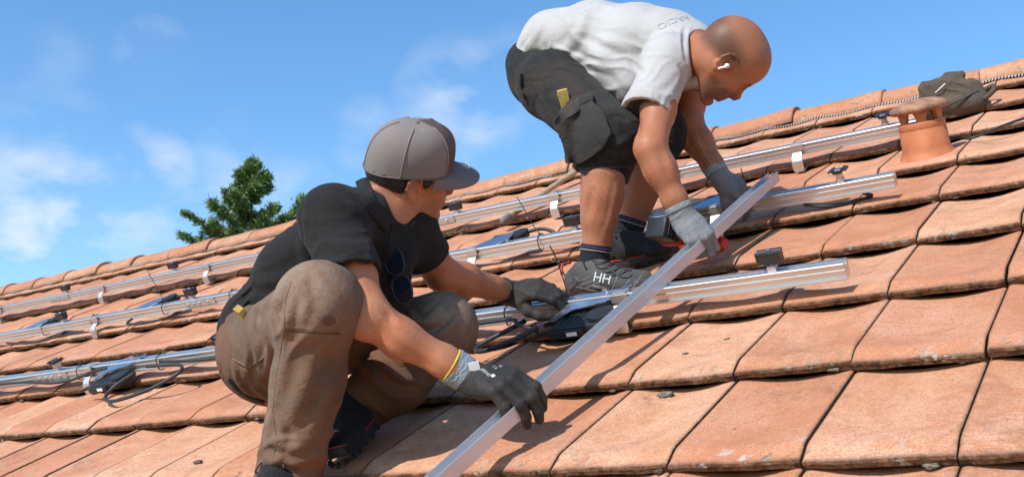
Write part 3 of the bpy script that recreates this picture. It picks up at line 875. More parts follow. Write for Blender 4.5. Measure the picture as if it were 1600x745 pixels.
class Frame:
    """head frame: x forward, y left, z up"""
    def __init__(s, c, fwd, up, sc=1.0):
        s.c = np.asarray(c, float); s.z = unit(up); s.x = unit(np.asarray(fwd) - s.z * (np.asarray(fwd) @ s.z)); s.y = np.cross(s.z, s.x); s.s = sc
        s.ax = np.array([s.x, s.y, s.z])
    def p(s, x, y, z): return s.c + s.s * (s.x * x + s.y * y + s.z * z)
    def d(s, x, y, z): return s.x * x + s.y * y + s.z * z
    def loc(s, V): return (np.asarray(V) - s.c) @ s.ax.T / s.s
    def rot(s, yaw=0, pitch=0, roll=0):
        """rotated axes: yaw about z, pitch about y, roll about x (degrees)"""
        a, b, c = (math.radians(q) for q in (yaw, pitch, roll))
        Rz = np.array([[math.cos(a), -math.sin(a), 0], [math.sin(a), math.cos(a), 0], [0, 0, 1]])
        Ry = np.array([[math.cos(b), 0, math.sin(b)], [0, 1, 0], [-math.sin(b), 0, math.cos(b)]])
        Rx = np.array([[1, 0, 0], [0, math.cos(c), -math.sin(c)], [0, math.sin(c), math.cos(c)]])
        return (Rz @ Ry @ Rx).T @ s.ax

def head_sdf(S, H, neck_to, neck_r=.056, face=1.0, jaw=1.0):
    q = H.s
    E = lambda c, r, k, op='add', yaw=0, pitch=0, roll=0: S.ell(H.p(*c), H.rot(yaw, pitch, roll), [x * q for x in r], k * q, op)
    Cp = lambda a, b, ra, rb, k, op='add': S.cap(H.p(*a), H.p(*b), ra * q, rb * q, k * q, None, op)
    E((-.012, 0, .034), (.099, .077, .086), .02)                    # cranium
    E((-.045, 0, .012), (.062, .066, .066), .03)                    # occiput
    E((.030, 0, .045), (.064, .066, .062), .03)                     # forehead
    E((.036, 0, -.030), (.054, .056, .078), .03)                    # face block
    for y in (-1, 1):
        Cp((.004, .056 * y, -.046), (.058, .026 * y, -.098), .017 * jaw, .016 * jaw, .03)
        Cp((.080, .014 * y, .020), (.070, .045 * y, .018), .0115, .0095, .016)   # brow
        E((.062, .043 * y, -.020), (.022, .018, .019), .022)        # cheekbone
        E((.052, .036 * y, -.055), (.028, .020, .030), .022)        # cheek
        E((.089, .032 * y, -.002), (.014, .017, .012), .012, 'cut') # socket
        E((.0735, .032 * y, -.002), (.0145, .0145, .0135), .004)    # lid over the eye
        Cp((.084, .020 * y, -.0045), (.080, .045 * y, -.0045), .0016, .0014, .002, 'cut')
        E((-.006, .0775 * y, -.003), (.017, .0075, .029), .005, pitch=-14, yaw=-30 * y)   # ear
        hx = [(.012, .073, .004), (.012, .0765, .018), (.004, .081, .029), (-.010, .085, .029), (-.021, .0885, .018), (-.023, .088, .0), (-.016, .083, -.018), (-.004, .0775, -.030), (.003, .0745, -.030)]
        for a, b in zip(hx[:-1], hx[1:]): Cp((a[0], a[1] * y, a[2]), (b[0], b[1] * y, b[2]), .0042, .0042, .004)
        E((-.002, .084 * y, .000), (.0105, .0065, .0165), .003, 'cut', pitch=-14, yaw=-30 * y)
        Cp((-.013, .0835 * y, .016), (-.012, .082 * y, -.012), .0032, .003, .004)   # antihelix
        E((.009, .0765 * y, -.006), (.0055, .0045, .008), .004)     # tragus
        E((.000, .0755 * y, -.029), (.008, .0055, .009), .005)      # lobe
        E((.105, .0105 * y, -.034), (.010, .0075, .008), .007)      # nostril wing
    E((.079, 0, -.052), (.019, .028, .022), .018)
    Cp((.084, 0, .014), (.101, 0, -.020), .0085, .0105, .012)
    E((.1055, 0, -.025), (.0125, .0110, .0105), .008)                # nose tip
    E((.074, 0, -.105), (.021, .025, .018), .022)                   # chin
    Cp((.089, -.017, -.062), (.089, .017, -.062), .0075, .0075, .010)
    Cp((.087, -.015, -.074), (.087, .015, -.074), .0082, .0082, .010)
    Cp((.098, -.021, -.0675), (.098, .021, -.0675), .0022, .0022, .003, 'cut')
    Cp((.083, -.012, -.088), (.083, .012, -.088), .004, .004, .010, 'cut')
    S.cap(H.p(-.028, 0, -.045), neck_to, neck_r * q, neck_r * 1.08 * q, .03 * q)
    for y in (-1, 1): S.cap(H.p(-.02, .05 * y, -.035), neck_to + H.d(0.02, 0, 0), .017 * q, .015 * q, .03 * q)

def stubble_attr(H, hair_line=True):
    def f(V):
        L = H.loc(V); x, y, z = L[:, 0], L[:, 1], L[:, 2]
        hd = smoothstep(-.02, .025, z - np.interp(x, [-.12, -.03, .02, .06, .1], [-.055, -.012, .028, .078, .11])) * smoothstep(-.3, -.15, z + 0 * x) * smoothstep(.115, .09, np.abs(y)) * (np.linalg.norm(L, axis=1) < .17)
        thin = smoothstep(.075, .03, z) * smoothstep(.07, .02, x) * .75 + .25
        bd = smoothstep(-.028, -.052, z - .30 * (x - .05)) * smoothstep(.0, .03, x) * smoothstep(.155, .12, np.linalg.norm(L, axis=1)) * .85
        lips = np.exp(-((x - .092) / .014) ** 2 - ((z + .068) / .010) ** 2 - (y / .02) ** 2)
        return np.clip(np.maximum(hd * thin if hair_line else 0 * hd, bd) * (1 - lips), 0, 1)
    return f
def lip_attr(H):
    def f(V):
        L = H.loc(V); return np.exp(-((L[:, 0] - .094) / .012) ** 2 - ((L[:, 2] + .068) / .0105) ** 2 - (L[:, 1] / .019) ** 4)
    return f
def brow_attr(H):
    def f(V):
        L = H.loc(V); y = np.abs(L[:, 1])
        return np.exp(-((L[:, 2] - .0225 - .10 * (y - .03)) / .0048) ** 2) * smoothstep(.010, .018, y) * smoothstep(.052, .042, y) * smoothstep(.05, .065, L[:, 0])
    return f
def near_attr(p, r):
    p = np.asarray(p)
    return lambda V: np.exp(-(np.linalg.norm(V - p, axis=1) / r) ** 2)

def skin_mat(name, base, red, tattoo=None):
    m = Mat(name, base, .50, spec=.30)
    n1 = m.noise(22, 4); n2 = m.noise(130, 4, .6)
    c = m.mix(m.ramp(n1, [(.38, 0), (.62, .9)]), base, red)
    c = m.mix(m.ramp(m.noise(9, 3), [(.45, 0), (.7, .35)]), c, tuple(x * .72 for x in base))
    c = m.mix(m.ramp(n2, [(.52, 0), (.72, .45)]), c, tuple(x * .7 for x in base))
    c = m.mix(m.math('MULTIPLY', m.attr('lip'), .55), c, (.34, .12, .09))
    sn = m.noise(900, 2, .5)
    c = m.mix(m.math('MULTIPLY', m.attr('stub'), m.ramp(sn, [(.3, .5), (.62, .95)]), clamp=True), c, (.075, .045, .034))
    c = m.mix(m.math('MULTIPLY', m.attr('brow'), m.ramp(m.noise(420, 2, stretch=(1, 1, .3)), [(.3, .5), (.55, 1)]), clamp=True), c, (.02, .013, .010))
    c = m.mix(m.math('MULTIPLY', m.attr('hairy'), m.ramp(m.noise(210, 3, .6, stretch=(1.6, 1.6, .22)), [(.52, 0), (.66, .65)]), clamp=True), c, (.07, .04, .028))
    if tattoo: c = tattoo(m, c)
    m.color(c)
    m.set('Subsurface Weight', .12); m.b.inputs['Subsurface Radius'].default_value = (.012, .005, .003); m.b.inputs['Subsurface Scale'].default_value = .5
    m.bump(m.math('ADD', n2, m.math('MULTIPLY', m.noise(420, 3), .5)), .22, .0012)
    return m.m

def cloth_mat(name, col, dirt, scale=900, rough=.9, dirt_amt=.5, light=None, weave=.25, worn=None, crumple=1.0):
    m = Mat(name, col, rough, spec=.18)
    n1 = m.noise(7, 5, .6, .4); n2 = m.noise(38, 5, .65)
    c = m.mix(m.math('MULTIPLY', m.ramp(n1, [(.42, 0), (.72, 1)]), dirt_amt), col, dirt)
    if light: c = m.mix(m.ramp(n2, [(.52, 0), (.78, .5)]), c, light)
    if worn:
        worn_lit = m.math('MULTIPLY', m.attr('worn'), m.ramp(m.noise(24, 6, .68, .6), [(.30, .25), (.60, 1)]), clamp=True)
        c = m.mix(worn_lit, c, worn)  # paler cloth: wear plus sunlit tops painted into the colour
    w = m.noise(scale, 2, .5)
    c = m.mix(m.ramp(w, [(.3, .16), (.6, 0)]), c, tuple(x * .45 for x in col))
    m.color(c); m.set('Sheen Weight', .04)
    cr = m.noise(27, 3, .5, 1.6); cr = m.math('ABSOLUTE', m.math('SUBTRACT', cr, .5))
    cr2 = m.noise(70, 3, .55, 1.0); cr2 = m.math('ABSOLUTE', m.math('SUBTRACT', cr2, .5))
    hh = m.math('ADD', m.math('MULTIPLY', w, weave * .30), m.math('ADD', m.math('MULTIPLY', cr, 2.6 * crumple), m.math('MULTIPLY', cr2, 1.1 * crumple)))
    m.bump(hh, .45, .0050)
    return m

FING = {'index': ((.092, .029), (.046, .028, .022)), 'middle': ((.097, .0095), (.050, .031, .023)),
        'ring': ((.092, -.0105), (.046, .029, .022)), 'pinky': ((.082, -.0295), (.037, .022, .020))}
def hand(name, wrist, fwd, dorsal, side, curls, spread, thumb, mat, parent, sc=1.0, cuff=None, cuff_mat=None, wrist_r=.030, back=None, h=.0016, fat=1.0, attrs=None):
    """gloved hand: palm, four fingers bent at three knuckles, thumb from the side of the palm"""
    z = unit(dorsal); x = unit(np.asarray(fwd) - z * (np.asarray(fwd) @ z)); y = np.cross(z, x) * (1 if side == 'R' else -1)
    w = np.asarray(wrist, float)
    P = lambda a, b, c: w + sc * (x * a + y * b + z * c)
    segs = []
    for f, ((kx, ky), ln) in FING.items():
        a = math.radians(spread.get(f, 0)); d0 = x * math.cos(a) + y * math.sin(a); p = P(kx, ky, 0.002); ang = 0; pts = [p]
        for L, c in zip(ln, curls[f]):
            ang += math.radians(c); p = p + sc * L * (d0 * math.cos(ang) - z * math.sin(ang)); pts.append(p)
        segs.append((f, pts))
    tb = [P(.030, .026, -.010)]
    for d, L in zip(thumb, (.046, .034, .027)): tb.append(tb[-1] + sc * L * (x * d[0] + y * d[1] + z * d[2]) / np.linalg.norm(d))
    back = w - x * .07 if back is None else np.asarray(back, float)
    allp = [p for _, q in segs for p in q] + tb + [w, back]
    S = Sdf(*bounds(allp, .045), h)
    S.cap(P(.0, 0, 0), P(.052, 0, .0), .0235 * sc, .0225 * sc, .012, (y, 1.45))
    S.cap(P(.045, .002, .001), P(.082, .001, .001), .0165 * sc, .0145 * sc, .016, (y, 2.35))
    S.cap(P(.018, .018, -.012), P(.055, .022, -.010), .019 * sc, .014 * sc, .018)
    S.cap(P(.02, -.022, -.010), P(.06, -.024, -.008), .016 * sc, .012 * sc, .018)
    for f, q in segs:
        r0 = {'index': .0112, 'middle': .0116, 'ring': .0110, 'pinky': .0098}[f] * sc * fat
        kd = P(*[{'index': (.092, .029), 'middle': (.097, .0095), 'ring': (.092, -.0105), 'pinky': (.082, -.0295)}[f][0] - .03, FING[f][0][1] * .8, .004])
        S.cap(kd, q[0], r0 * .95, r0 * 1.08, .012)
        S.cap(q[0], q[1], r0 * 1.05, r0 * .97, .003); S.cap(q[1], q[2], r0 * .99, r0 * .92, .003); S.cap(q[2], q[3], r0 * .92, r0 * .74, .003)
        S.ell(q[1] + z * .0, np.eye(3), [r0 * 1.06] * 3, .004)
    r0 = .0128 * sc * fat
    S.chain(tb, [r0 * 1.35, r0 * 1.08, r0 * 1.0, r0 * .78], .010)
    S.cap(w, back, wrist_r * .98, wrist_r * 1.02, .012, (y, 1.12))
    # knuckle creases and palm wrinkles
    for f, q in segs:
        for j in (1, 2):
            pz = q[j] + z * .006; S.ridge([pz - y * .010, pz + y * .010], -.0012, .0035)
    S.folds(P(.02, 0, .015), .05, x, .021, .0014, 3)
    S.folds(P(.07, 0, .01), .05, x * .6 + y * .5, .026, .0010, 5)
    S.plane(back, back - w)
    o = S.obj(name, mat, parent, attrs)
    if cuff:
        L0, L1 = cuff; ax_ = unit(back - w); K = Sdf(*bounds([w - ax_ * L0, w + ax_ * L1], .06), .0016)
        K.cap(w + ax_ * L0, w + ax_ * L1, wrist_r + .0035, wrist_r + .0045, .0, (y, 1.12))
        K.folds(w, .2, ax_, .0085, .0011, 2)
        K.plane(w + ax_ * L1, ax_); K.plane(w + ax_ * L0, -ax_)
        o2 = K.obj('cuff', cuff_mat, o)
    return o, P, (x, y, z), segs

def project_text(txt, target, origin, ex, ey, size, mat, name, parent, lift=.0008, extrude=0.0, fallback=True, spacing=1.0):
    """lettering laid onto a surface: every vertex is dropped along the inward normal onto the target mesh"""
    cu = bpy.data.curves.new(name, 'FONT'); cu.body = txt; cu.size = 1.0; cu.align_x = 'CENTER'; cu.align_y = 'CENTER'; cu.resolution_u = 3; cu.space_character = spacing
    tmp = bpy.data.objects.new(name, cu); COL.objects.link(tmp)
    me = bpy.data.meshes.new_from_object(tmp.evaluated_get(bpy.context.evaluated_depsgraph_get()))
    bpy.data.objects.remove(tmp)
    bm = bmesh.new(); bm.from_mesh(me)
    bmesh.ops.triangulate(bm, faces=bm.faces[:]); bmesh.ops.subdivide_edges(bm, edges=bm.edges[:], cuts=2, use_grid_fill=True)
    ex, ey = unit(ex), unit(ey); ez = np.cross(ex, ey)
    bt = BVHTree.FromPolygons([v.co.copy() for v in target.data.vertices], [tuple(p.vertices) for p in target.data.polygons])
    for v in bm.verts:
        p = np.asarray(origin) + ex * v.co.x * size + ey * v.co.y * size
        hit = bt.ray_cast(Vector(p + ez * .06), Vector(-ez), .14)
        v.co = Vector(hit[0]) + hit[1] * lift if hit[0] is not None else Vector(p)
    bm.to_mesh(me); bm.free(); me.materials.clear(); me.materials.append(getattr(mat, 'm', mat))
    o = bpy.data.objects.new(name, me); COL.objects.link(o)
    o.parent = parent; o.matrix_parent_inverse = WORLD_INV.get(parent.name, Matrix.Identity(4))
    return o

def patch(name, target, origin, ex, ey, poly, mat, parent, lift=.001, thick=.0, n=10, far=.1):
    """a flat piece of cloth or paper (polygon in ex, ey) draped on a surface"""
    ex, ey = unit(ex), unit(ey); ez = np.cross(ex, ey)
    bm = bmesh.new(); f = bm.faces.new([bm.verts.new((a, b, 0)) for a, b in poly])
    bmesh.ops.triangulate(bm, faces=bm.faces[:])
    for _ in range(n): 
        es = [e for e in bm.edges if e.calc_length() > .012]
        if not es: break
        bmesh.ops.subdivide_edges(bm, edges=es, cuts=1); bmesh.ops.triangulate(bm, faces=bm.faces[:])
    bt = BVHTree.FromPolygons([v.co.copy() for v in target.data.vertices], [tuple(p.vertices) for p in target.data.polygons])
    last = None
    for v in bm.verts:
        p = np.asarray(origin) + ex * v.co.x + ey * v.co.y
        hit = bt.ray_cast(Vector(p + ez * far * .5), Vector(-ez), far)
        v.co = Vector(hit[0]) + hit[1] * lift if hit[0] is not None else Vector(p)
    if thick:
        inner = [v for v in bm.verts if not v.is_boundary]
        for _ in range(14): bmesh.ops.smooth_vert(bm, verts=inner, factor=.5, use_axis_x=True, use_axis_y=True, use_axis_z=True)
        for _ in range(3): bmesh.ops.smooth_vert(bm, verts=bm.verts[:], factor=.3, use_axis_x=True, use_axis_y=True, use_axis_z=True)
    for f in bm.faces: f.normal_update()
    if sum((Vector(ez) @ f.normal) * f.calc_area() for f in bm.faces) < 0: bmesh.ops.reverse_faces(bm, faces=bm.faces[:])
    me = bpy.data.meshes.new(name); bm.to_mesh(me); bm.free(); me.materials.append(getattr(mat, 'm', mat))
    me.polygons.foreach_set('use_smooth', [True] * len(me.polygons))
    o = bpy.data.objects.new(name, me); COL.objects.link(o)
    o.parent = parent; o.matrix_parent_inverse = WORLD_INV.get(parent.name, Matrix.Identity(4))
    if thick:
        md = o.modifiers.new('thickness', 'SOLIDIFY'); md.thickness = thick; md.offset = -1.0; md.use_even_offset = False
        bv = o.modifiers.new('soft_edge', 'BEVEL'); bv.width = min(.003, thick * .4); bv.segments = 2; bv.limit_method = 'ANGLE'; bv.angle_limit = 1.0
    return o

def shoe(heel, toe, up, mat_up, mat_sole, parent, width=.046, trim=None, length=.29, ankle=None, name='shoe', hi=.095):
    """work shoe: upper, padded collar, toe cap, moulded sole, coloured line and laces"""
    heel = np.asarray(heel, float); d = unit(np.asarray(toe) - heel); z = unit(np.asarray(up) - d * (np.asarray(up) @ d)); y = np.cross(z, d)
    P = lambda a, b, c: heel + d * a * length + y * b + z * c
    S = Sdf(*bounds([P(0, 0, 0), P(1, 0, .05), P(.2, 0, .13), P(.5, .06, 0), P(.5, -.06, 0)], .04), .002)
    S.cap(P(.13, 0, .048), P(.42, 0, .045), .034, .036, .02, (y, 1.06)); S.cap(P(.42, 0, .046), P(.84, .004, .032), .034, .024, .03, (y, 1.5))
    S.cap(P(.72, .003, .034), P(.885, .004, .031), .027, .023, .02, (y, 1.55))
    top = P(.20, 0, hi) if ankle is None else np.asarray(ankle)
    S.cap(P(.18, 0, .05), top, .040, .040, .03, (d, 1.12)); S.cap(P(.27, 0, .085), P(.55, 0, .062), .030, .026, .03)
    S.cap(top + z * .012, top + z * .09, .034, .036, .012, (d, 1.10), 'cut')
    for k, a in enumerate((.33, .42, .51, .60)): S.ridge([P(a, -.03, .085 - k * .010), P(a + .02, .03, .085 - k * .010)], .004, .006)
    S.ridge([P(.80, -.05, .02), P(.70, -.03, .062), P(.68, 0, .072), P(.70, .03, .062), P(.80, .05, .02)], .003, .006)
    S.ridge([P(.05, -.045, .03), P(.2, -.05, .05), P(.33, -.04, .075)], .0025, .005); S.ridge([P(.25, -.05, .028), P(.36, -.045, .06), P(.45, -.03, .075)], .0025, .004); S.ridge([P(.42, -.05, .03), P(.55, -.045, .055)], .0022, .004)
    S.folds(P(.66, 0, .06), .04, d, .018, .0015, 4)
    S.plane(P(0, 0, .018), -z)
    up_ = S.obj(name, mat_up, parent)
    s = MB(); n = 40; ring = []
    for i in range(n):
        t = 2 * math.pi * i / n; a = .5 - .5 * math.cos(t); w = width * (1.0 - .16 * math.cos(2 * math.pi * (a - .70))) * (math.sin(math.pi * min(max(a, 0), 1)) ** .42) * (.86 + .14 * smoothstep(.2, .7, np.array(a)))
        ring.append((a * 1.0 - .0, math.copysign(float(w), math.sin(t)) if abs(math.sin(t)) > 1e-9 else 0.0))
    vs = []
    for (hh, sc_) in ((0, .93), (.004, 1.0), (.016, 1.02), (.027, 1.0), (.029, .97)):
        for a, b in ring:
            rise = .018 * max(0, (a - .72) / .28) ** 2 + .006 * max(0, (.1 - a) / .1)
            vs.append(P((a - .5) * sc_ + .5, b * sc_, hh + rise))
    fs = [(j * n + i, j * n + (i + 1) % n, (j + 1) * n + (i + 1) % n, (j + 1) * n + i) for j in range(4) for i in range(n)] + [tuple(range(n))[::-1], tuple(4 * n + i for i in range(n))]
    s.add(vs, fs)
    for i in range(0, n, 2):
        a, b = ring[i]; s.box(P(a * .94 + .03, b * .95, .002), (.010, .008, .008), np.array([d, y, z]))
    sole = s.obj('sole', mat_sole, up_, smooth=True, angle=40)
    if trim is not None:
        t = MB(); t.tube([P((a - .5) * 1.025 + .5, b * 1.03, .0285 + .018 * max(0, (a - .72) / .28) ** 2) for a, b in ring], .0018, 6, closed=True); t.obj('sole_line', trim, up_)
    l = MB()
    for k, a in enumerate((.30, .38, .46, .54)):
        z0 = .098 - k * .0105; l.tube(curve_pts([P(a - .02, -.026, z0 - .016), P(a + .01, 0, z0 + .002), P(a + .04, .026, z0 - .016)], 5), .0026, 6)
        l.tube(curve_pts([P(a + .04, -.026, z0 - .016), P(a + .01, 0, z0 + .004), P(a - .02, .026, z0 - .016)], 5), .0026, 6)
    for q in (-1, 1): l.tube(curve_pts([P(.30, 0, .104), P(.33, q * .02, .112), P(.38, q * .034, .098), P(.36, q * .02, .092), P(.31, 0, .103)], 5), .0024, 6)
    l.obj('laces', M_CABLE, up_)
    return up_, P, (d, y, z)
# ------------------------------------------------------------------ working from the photo: the point where a sight line first meets a surface
def sdf_hit(S, x, y, d0=1.6, d1=4.2):
    D = np.arange(d0, d1, .004); P = np.array([at(x, y, q) for q in D])
    i = np.round((P - S.lo) / S.h).astype(int); ok = ((i >= 0) & (i < S.n)).all(1)
    f = np.full(len(D), 1.0); j = i[ok]; f[ok] = S.F[j[:, 0], j[:, 1], j[:, 2]]
    k = np.argmax(f < 0)
    return P[k] if f[k] < 0 else None
def fold_px(S, pts, amp, w):
    pz = curve_pts([(a, b, 0) for a, b in pts], 7)
    q = [sdf_hit(S, a, b) for a, b, _ in pz]; q = [p for p in q if p is not None]
    if len(q) < 2: return
    # break where the sight line jumps to another limb
    runs = [[q[0]]]
    for a, b in zip(q[:-1], q[1:]):
        if np.linalg.norm(b - a) > .05: runs.append([])
        runs[-1].append(b)
    for r in runs:
        if len(r) > 2: S.ridge(r, amp, w, .45 if w > .0065 else 0)
def bvh(o): return BVHTree.FromPolygons([v.co.copy() for v in o.data.vertices], [tuple(p.vertices) for p in o.data.polygons])
def hit_px(bt, x, y):
    d = unit(at(x, y, 1.0) - CAM_POS); h = bt.ray_cast(Vector(CAM_POS), Vector(d))
    return (np.array(h[0]), np.array(h[1])) if h[0] is not None else (None, None)
def patch_px(name, target, poly, mat, parent, lift=.001, thick=0.0):
    bt = bvh(target); cx, cy = np.mean(poly, 0); p, n = hit_px(bt, cx, cy)
    if p is None: return None
    dep = (p - CAM_POS) @ CAM_F
    return patch(name, target, p, CAM_X, CAM_U, [((x - cx) / 1646 * dep, -(y - cy) / 1646 * dep) for x, y in poly], mat, parent, lift, thick)
def thread_px(target, pts, r, name, mat, parent, lift=.0005):
    bt = bvh(target); q = []
    for x, y in pts:
        p, n = hit_px(bt, x, y)
        if p is not None: q.append(p + n * lift)
    if len(q) < 2: return None
    m = MB(); m.tube(q, r, 6); return m.obj(name, mat, parent, smooth=True)
def lerp_px(pts, n=6):
    o = []
    for (a, b), (c, d) in zip(pts[:-1], pts[1:]): o += [(a + (c - a) * t / n, b + (d - b) * t / n) for t in range(n)]
    return o + [pts[-1]]

M_SKIN1 = skin_mat('tanned_skin', (.42, .178, .090), (.48, .17, .085))
def tat(m, c):
    a = m.attr('tat'); t = m.attr('tx'); y = m.attr('ty')
    # rows of small script running down the forearm, built from warped bands broken into strokes
    n = m.n.new('ShaderNodeCombineXYZ'); m.link(t, n.inputs[0]); m.link(y, n.inputs[1]); v = n.outputs[0]
    rows = m.math('SINE', m.math('MULTIPLY_ADD', y, 520.0, m.math('MULTIPLY', m.noise(110, 2, vec=v), 7.0)))
    stro = m.noise(620, 3, .75, 1.5, vec=v)
    ink = m.math('MULTIPLY', m.ramp(rows, [(.30, 0), (.60, 1)]), m.ramp(stro, [(.49, 0), (.55, 1)]))
    ink = m.math('MAXIMUM', ink, m.math('MULTIPLY', m.ramp(m.noise(150, 3, .6, 3.0, vec=v), [(.55, 0), (.60, .8), (.64, 0)]), .9))
    return m.mix(m.math('MULTIPLY', m.math('MULTIPLY', a, ink), .85, clamp=True), c, (.045, .035, .035))
M_SKIN2 = skin_mat('reddish_tan_skin', (.36, .148, .076), (.41, .145, .074), tat)  # the bending man's own darker, redder skin colour
M_GLOVE_DK = cloth_mat('dark_nitrile', (.026, .025, .024), (.085, .062, .045), 500, .60, .6, weave=.15, crumple=.6)
M_GLOVE_GR = cloth_mat('grey_nitrile', (.18, .185, .19), (.10, .09, .08), 600, .7, .5, (.30, .30, .30))
M_KNIT = cloth_mat('grey_knit', (.24, .28, .30), (.16, .17, .17), 800, .95, .4, (.36, .40, .42))
M_YELLOW = Mat('yellow_binding', (.62, .46, .03), .7).m
mm = Mat('ruler_yellow', (.60, .42, .10), .6); mm.color(mm.ramp(mm.noise(30, 4), [(.4, (.55, .37, .09)), (.7, (.66, .50, .17))])); M_RULER = mm.m
M_SHIRTBK = cloth_mat('washed_black_jersey', (.0150, .0138, .0140), (.027, .023, .022), 1000, .94, .6, (.030, .027, .027), weave=.3, crumple=.6)
M_TROUS = cloth_mat('brown_work_canvas', (.092, .055, .036), (.205, .088, .040), 750, .93, 1.0, (.125, .082, .058), weave=.5, worn=(.26, .185, .135), crumple=.7)  # worn colour doubles as painted sunlight on knees and thighs
M_SHORTS = cloth_mat('charcoal_work_canvas', (.019, .0195, .0195), (.062, .041, .028), 750, .93, .7, (.046, .044, .041), weave=.5)
M_TEE = cloth_mat('pale_grey_jersey', (.45, .43, .415), (.37, .335, .31), 1000, .93, .7, weave=.25, crumple=.38)
M_SOCK = cloth_mat('navy_black_sock', (.014, .015, .02), (.03, .03, .03), 700, .95, .3)
M_SHOE_BK = cloth_mat('black_shoe', (.014, .014, .015), (.04, .035, .03), 500, .65, .5)
M_SHOE_GR = cloth_mat('grey_black_shoe', (.050, .050, .048), (.14, .125, .105), 300, .7, .7, (.12, .12, .115))
M_SOLE = Mat('rubber_sole', (.025, .026, .027), .7).m
M_REDLINE = Mat('red_piping', (.38, .03, .025), .6).m
M_INK = Mat('white_print', (.50, .50, .49), .6).m
M_HAIR = Mat('black_hair', (.012, .010, .009), .55)
M_HAIR.bump(M_HAIR.noise(260, 4, .7, stretch=(1, 1, .25)), .8, .004); M_HAIR = M_HAIR.m

def ruler(name_label, a, b, w, t, face):
    """folding wooden ruler: four thin slats seen as one yellow stack with joints"""
    a = np.asarray(a, float); b = np.asarray(b, float); d = unit(b - a); y = unit(np.cross(face, d)); z = np.cross(d, y)
    root = thing('folding_ruler', name_label, 'ruler', a, 'yellow folding rulers in trouser pockets')
    L = np.linalg.norm(b - a); N_ = 9
    for k in range(N_):
        m = MB(); m.box(a + d * L / 2 + z * (k - (N_ - 1) / 2) * t + d * (.0015 * (k % 2)), (L, w, t * .80), np.array([d, y, z]), bev=.0005); m.obj('slat', M_RULER, root)
    j = MB(); j.lathe([(.0035, 0), (.0035, t * (N_ + .6)), (.002, t * (N_ + .8))], b - d * .010 - z * t * (N_ / 2 + .4), z, 10); j.obj('hinge_rivet', M_STEEL, root)
    return root

# ================================================================== the crouching man
p1 = thing('person', 'crouching man in black polo shirt, brown trousers and cap, steering the loose rail by hand', 'person', R(-.88, .05, .02))
RAnk, RKn, RHip = at(452, 705, 2.27), at(500, 476, 2.13), at(418, 545, 2.48)
LHip, LKn, LAnk = at(480, 530, 2.62), at(690, 513, 2.48), at(550, 645, 2.50)
RSh, REl, RWr = at(520, 342, 2.26), at(576, 492, 2.15), R(-.462, .142, .158)
LSh, LEl, LWr = at(632, 345, 2.46), at(690, 428, 2.60), R(-.722, .742, .146)
H1 = Frame(at(641, 272, 2.42), cv(.9, -.07, -.31), cv(.22, .85, .45), .93)
NB1 = at(590, 346, 2.43)
shax = unit(LSh - RSh); hipax = unit(LHip - RHip)

# body: one skin from head to feet, slimmer where clothes cover it
B = Sdf(*bounds([RAnk, RKn, LKn, LAnk, RHip, LHip, RSh, LSh, REl, RWr, LWr, H1.p(.13, 0, 0), H1.p(0, 0, .13), H1.p(-.12, 0, 0), H1.p(0, -.1, 0)], .07), .0029)
head_sdf(B, H1, NB1, .057)
B.cap(NB1, at(556, 368, 2.43), .058, .085, .05, (shax, 1.4))
B.chain([at(560, 360, 2.42), at(490, 440, 2.48), at(440, 535, 2.55)], [.088, .085, .095], .05, (shax, 1.25))
B.cap(RSh, LSh, .048, .048, .05)
fr = unit(RWr - REl)
B.chain([RSh, RSh * .45 + REl * .55, REl], [.052, .045, .040], .03)
mid = REl * .70 + RWr * .30
mid = mid + cv(0, -.008, 0)
B.cap(REl, mid, .0375, .0375, .03); B.cap(mid, REl * .25 + RWr * .75, .0375, .0315, .03); B.cap(REl * .25 + RWr * .75, RWr, .0315, .0275, .02, (unit(np.cross(fr, N3)), 1.2)); B.cap(RWr, RWr + fr * .04, .027, .022, .02)
B.ell(REl + cv(-.01, -.022, .012), np.eye(3), [.024] * 3, .03)
fl = unit(LWr - LEl); lm = LEl * .7 + LWr * .3
B.chain([LSh, LSh * .4 + LEl * .6, LEl], [.048, .043, .038], .03)
B.cap(LEl, lm, .038, .0405, .03); B.cap(lm, LEl * .25 + LWr * .75, .0405, .031, .03); B.cap(LEl * .25 + LWr * .75, LWr + fl * .03, .031, .026, .02)
B.cap(RHip, LHip, .075, .075, .05)
for a, b, c in ((RHip, RKn, RAnk), (LHip, LKn, LAnk)):
    B.chain([a, b], [.075, .052], .04); B.chain([b, b * .6 + c * .4, c], [.050, .048, .036], .03)
B.ridge([H1.p(-.03, -.055, -.045), NB1 + cv(.03, .0, .05)], .004, .012)
for pts, am, w in [([(590, 470), (640, 515), (690, 550)], .0028, .012), ([(575, 500), (630, 545), (690, 580)], -.0022, .010), ([(548, 440), (560, 470)], -.003, .012), ([(700, 560), (725, 578)], .0016, .005), ([(705, 575), (728, 590)], .0014, .004), ([(600, 486), (612, 500)], -.003, .008), ([(690, 415), (740, 432), (780, 450)], .002, .010)]: fold_px(B, pts, am, w)
s1 = stubble_attr(H1)
body1 = B.obj('body', M_SKIN1, p1, dict(stub=lambda V: np.clip(s1(V), 0, .75) * .55, lip=lip_attr(H1), brow=brow_attr(H1), hairy=lambda V: .55 * np.maximum(near_attr(lm, .09)(V), near_attr(mid, .08)(V))))

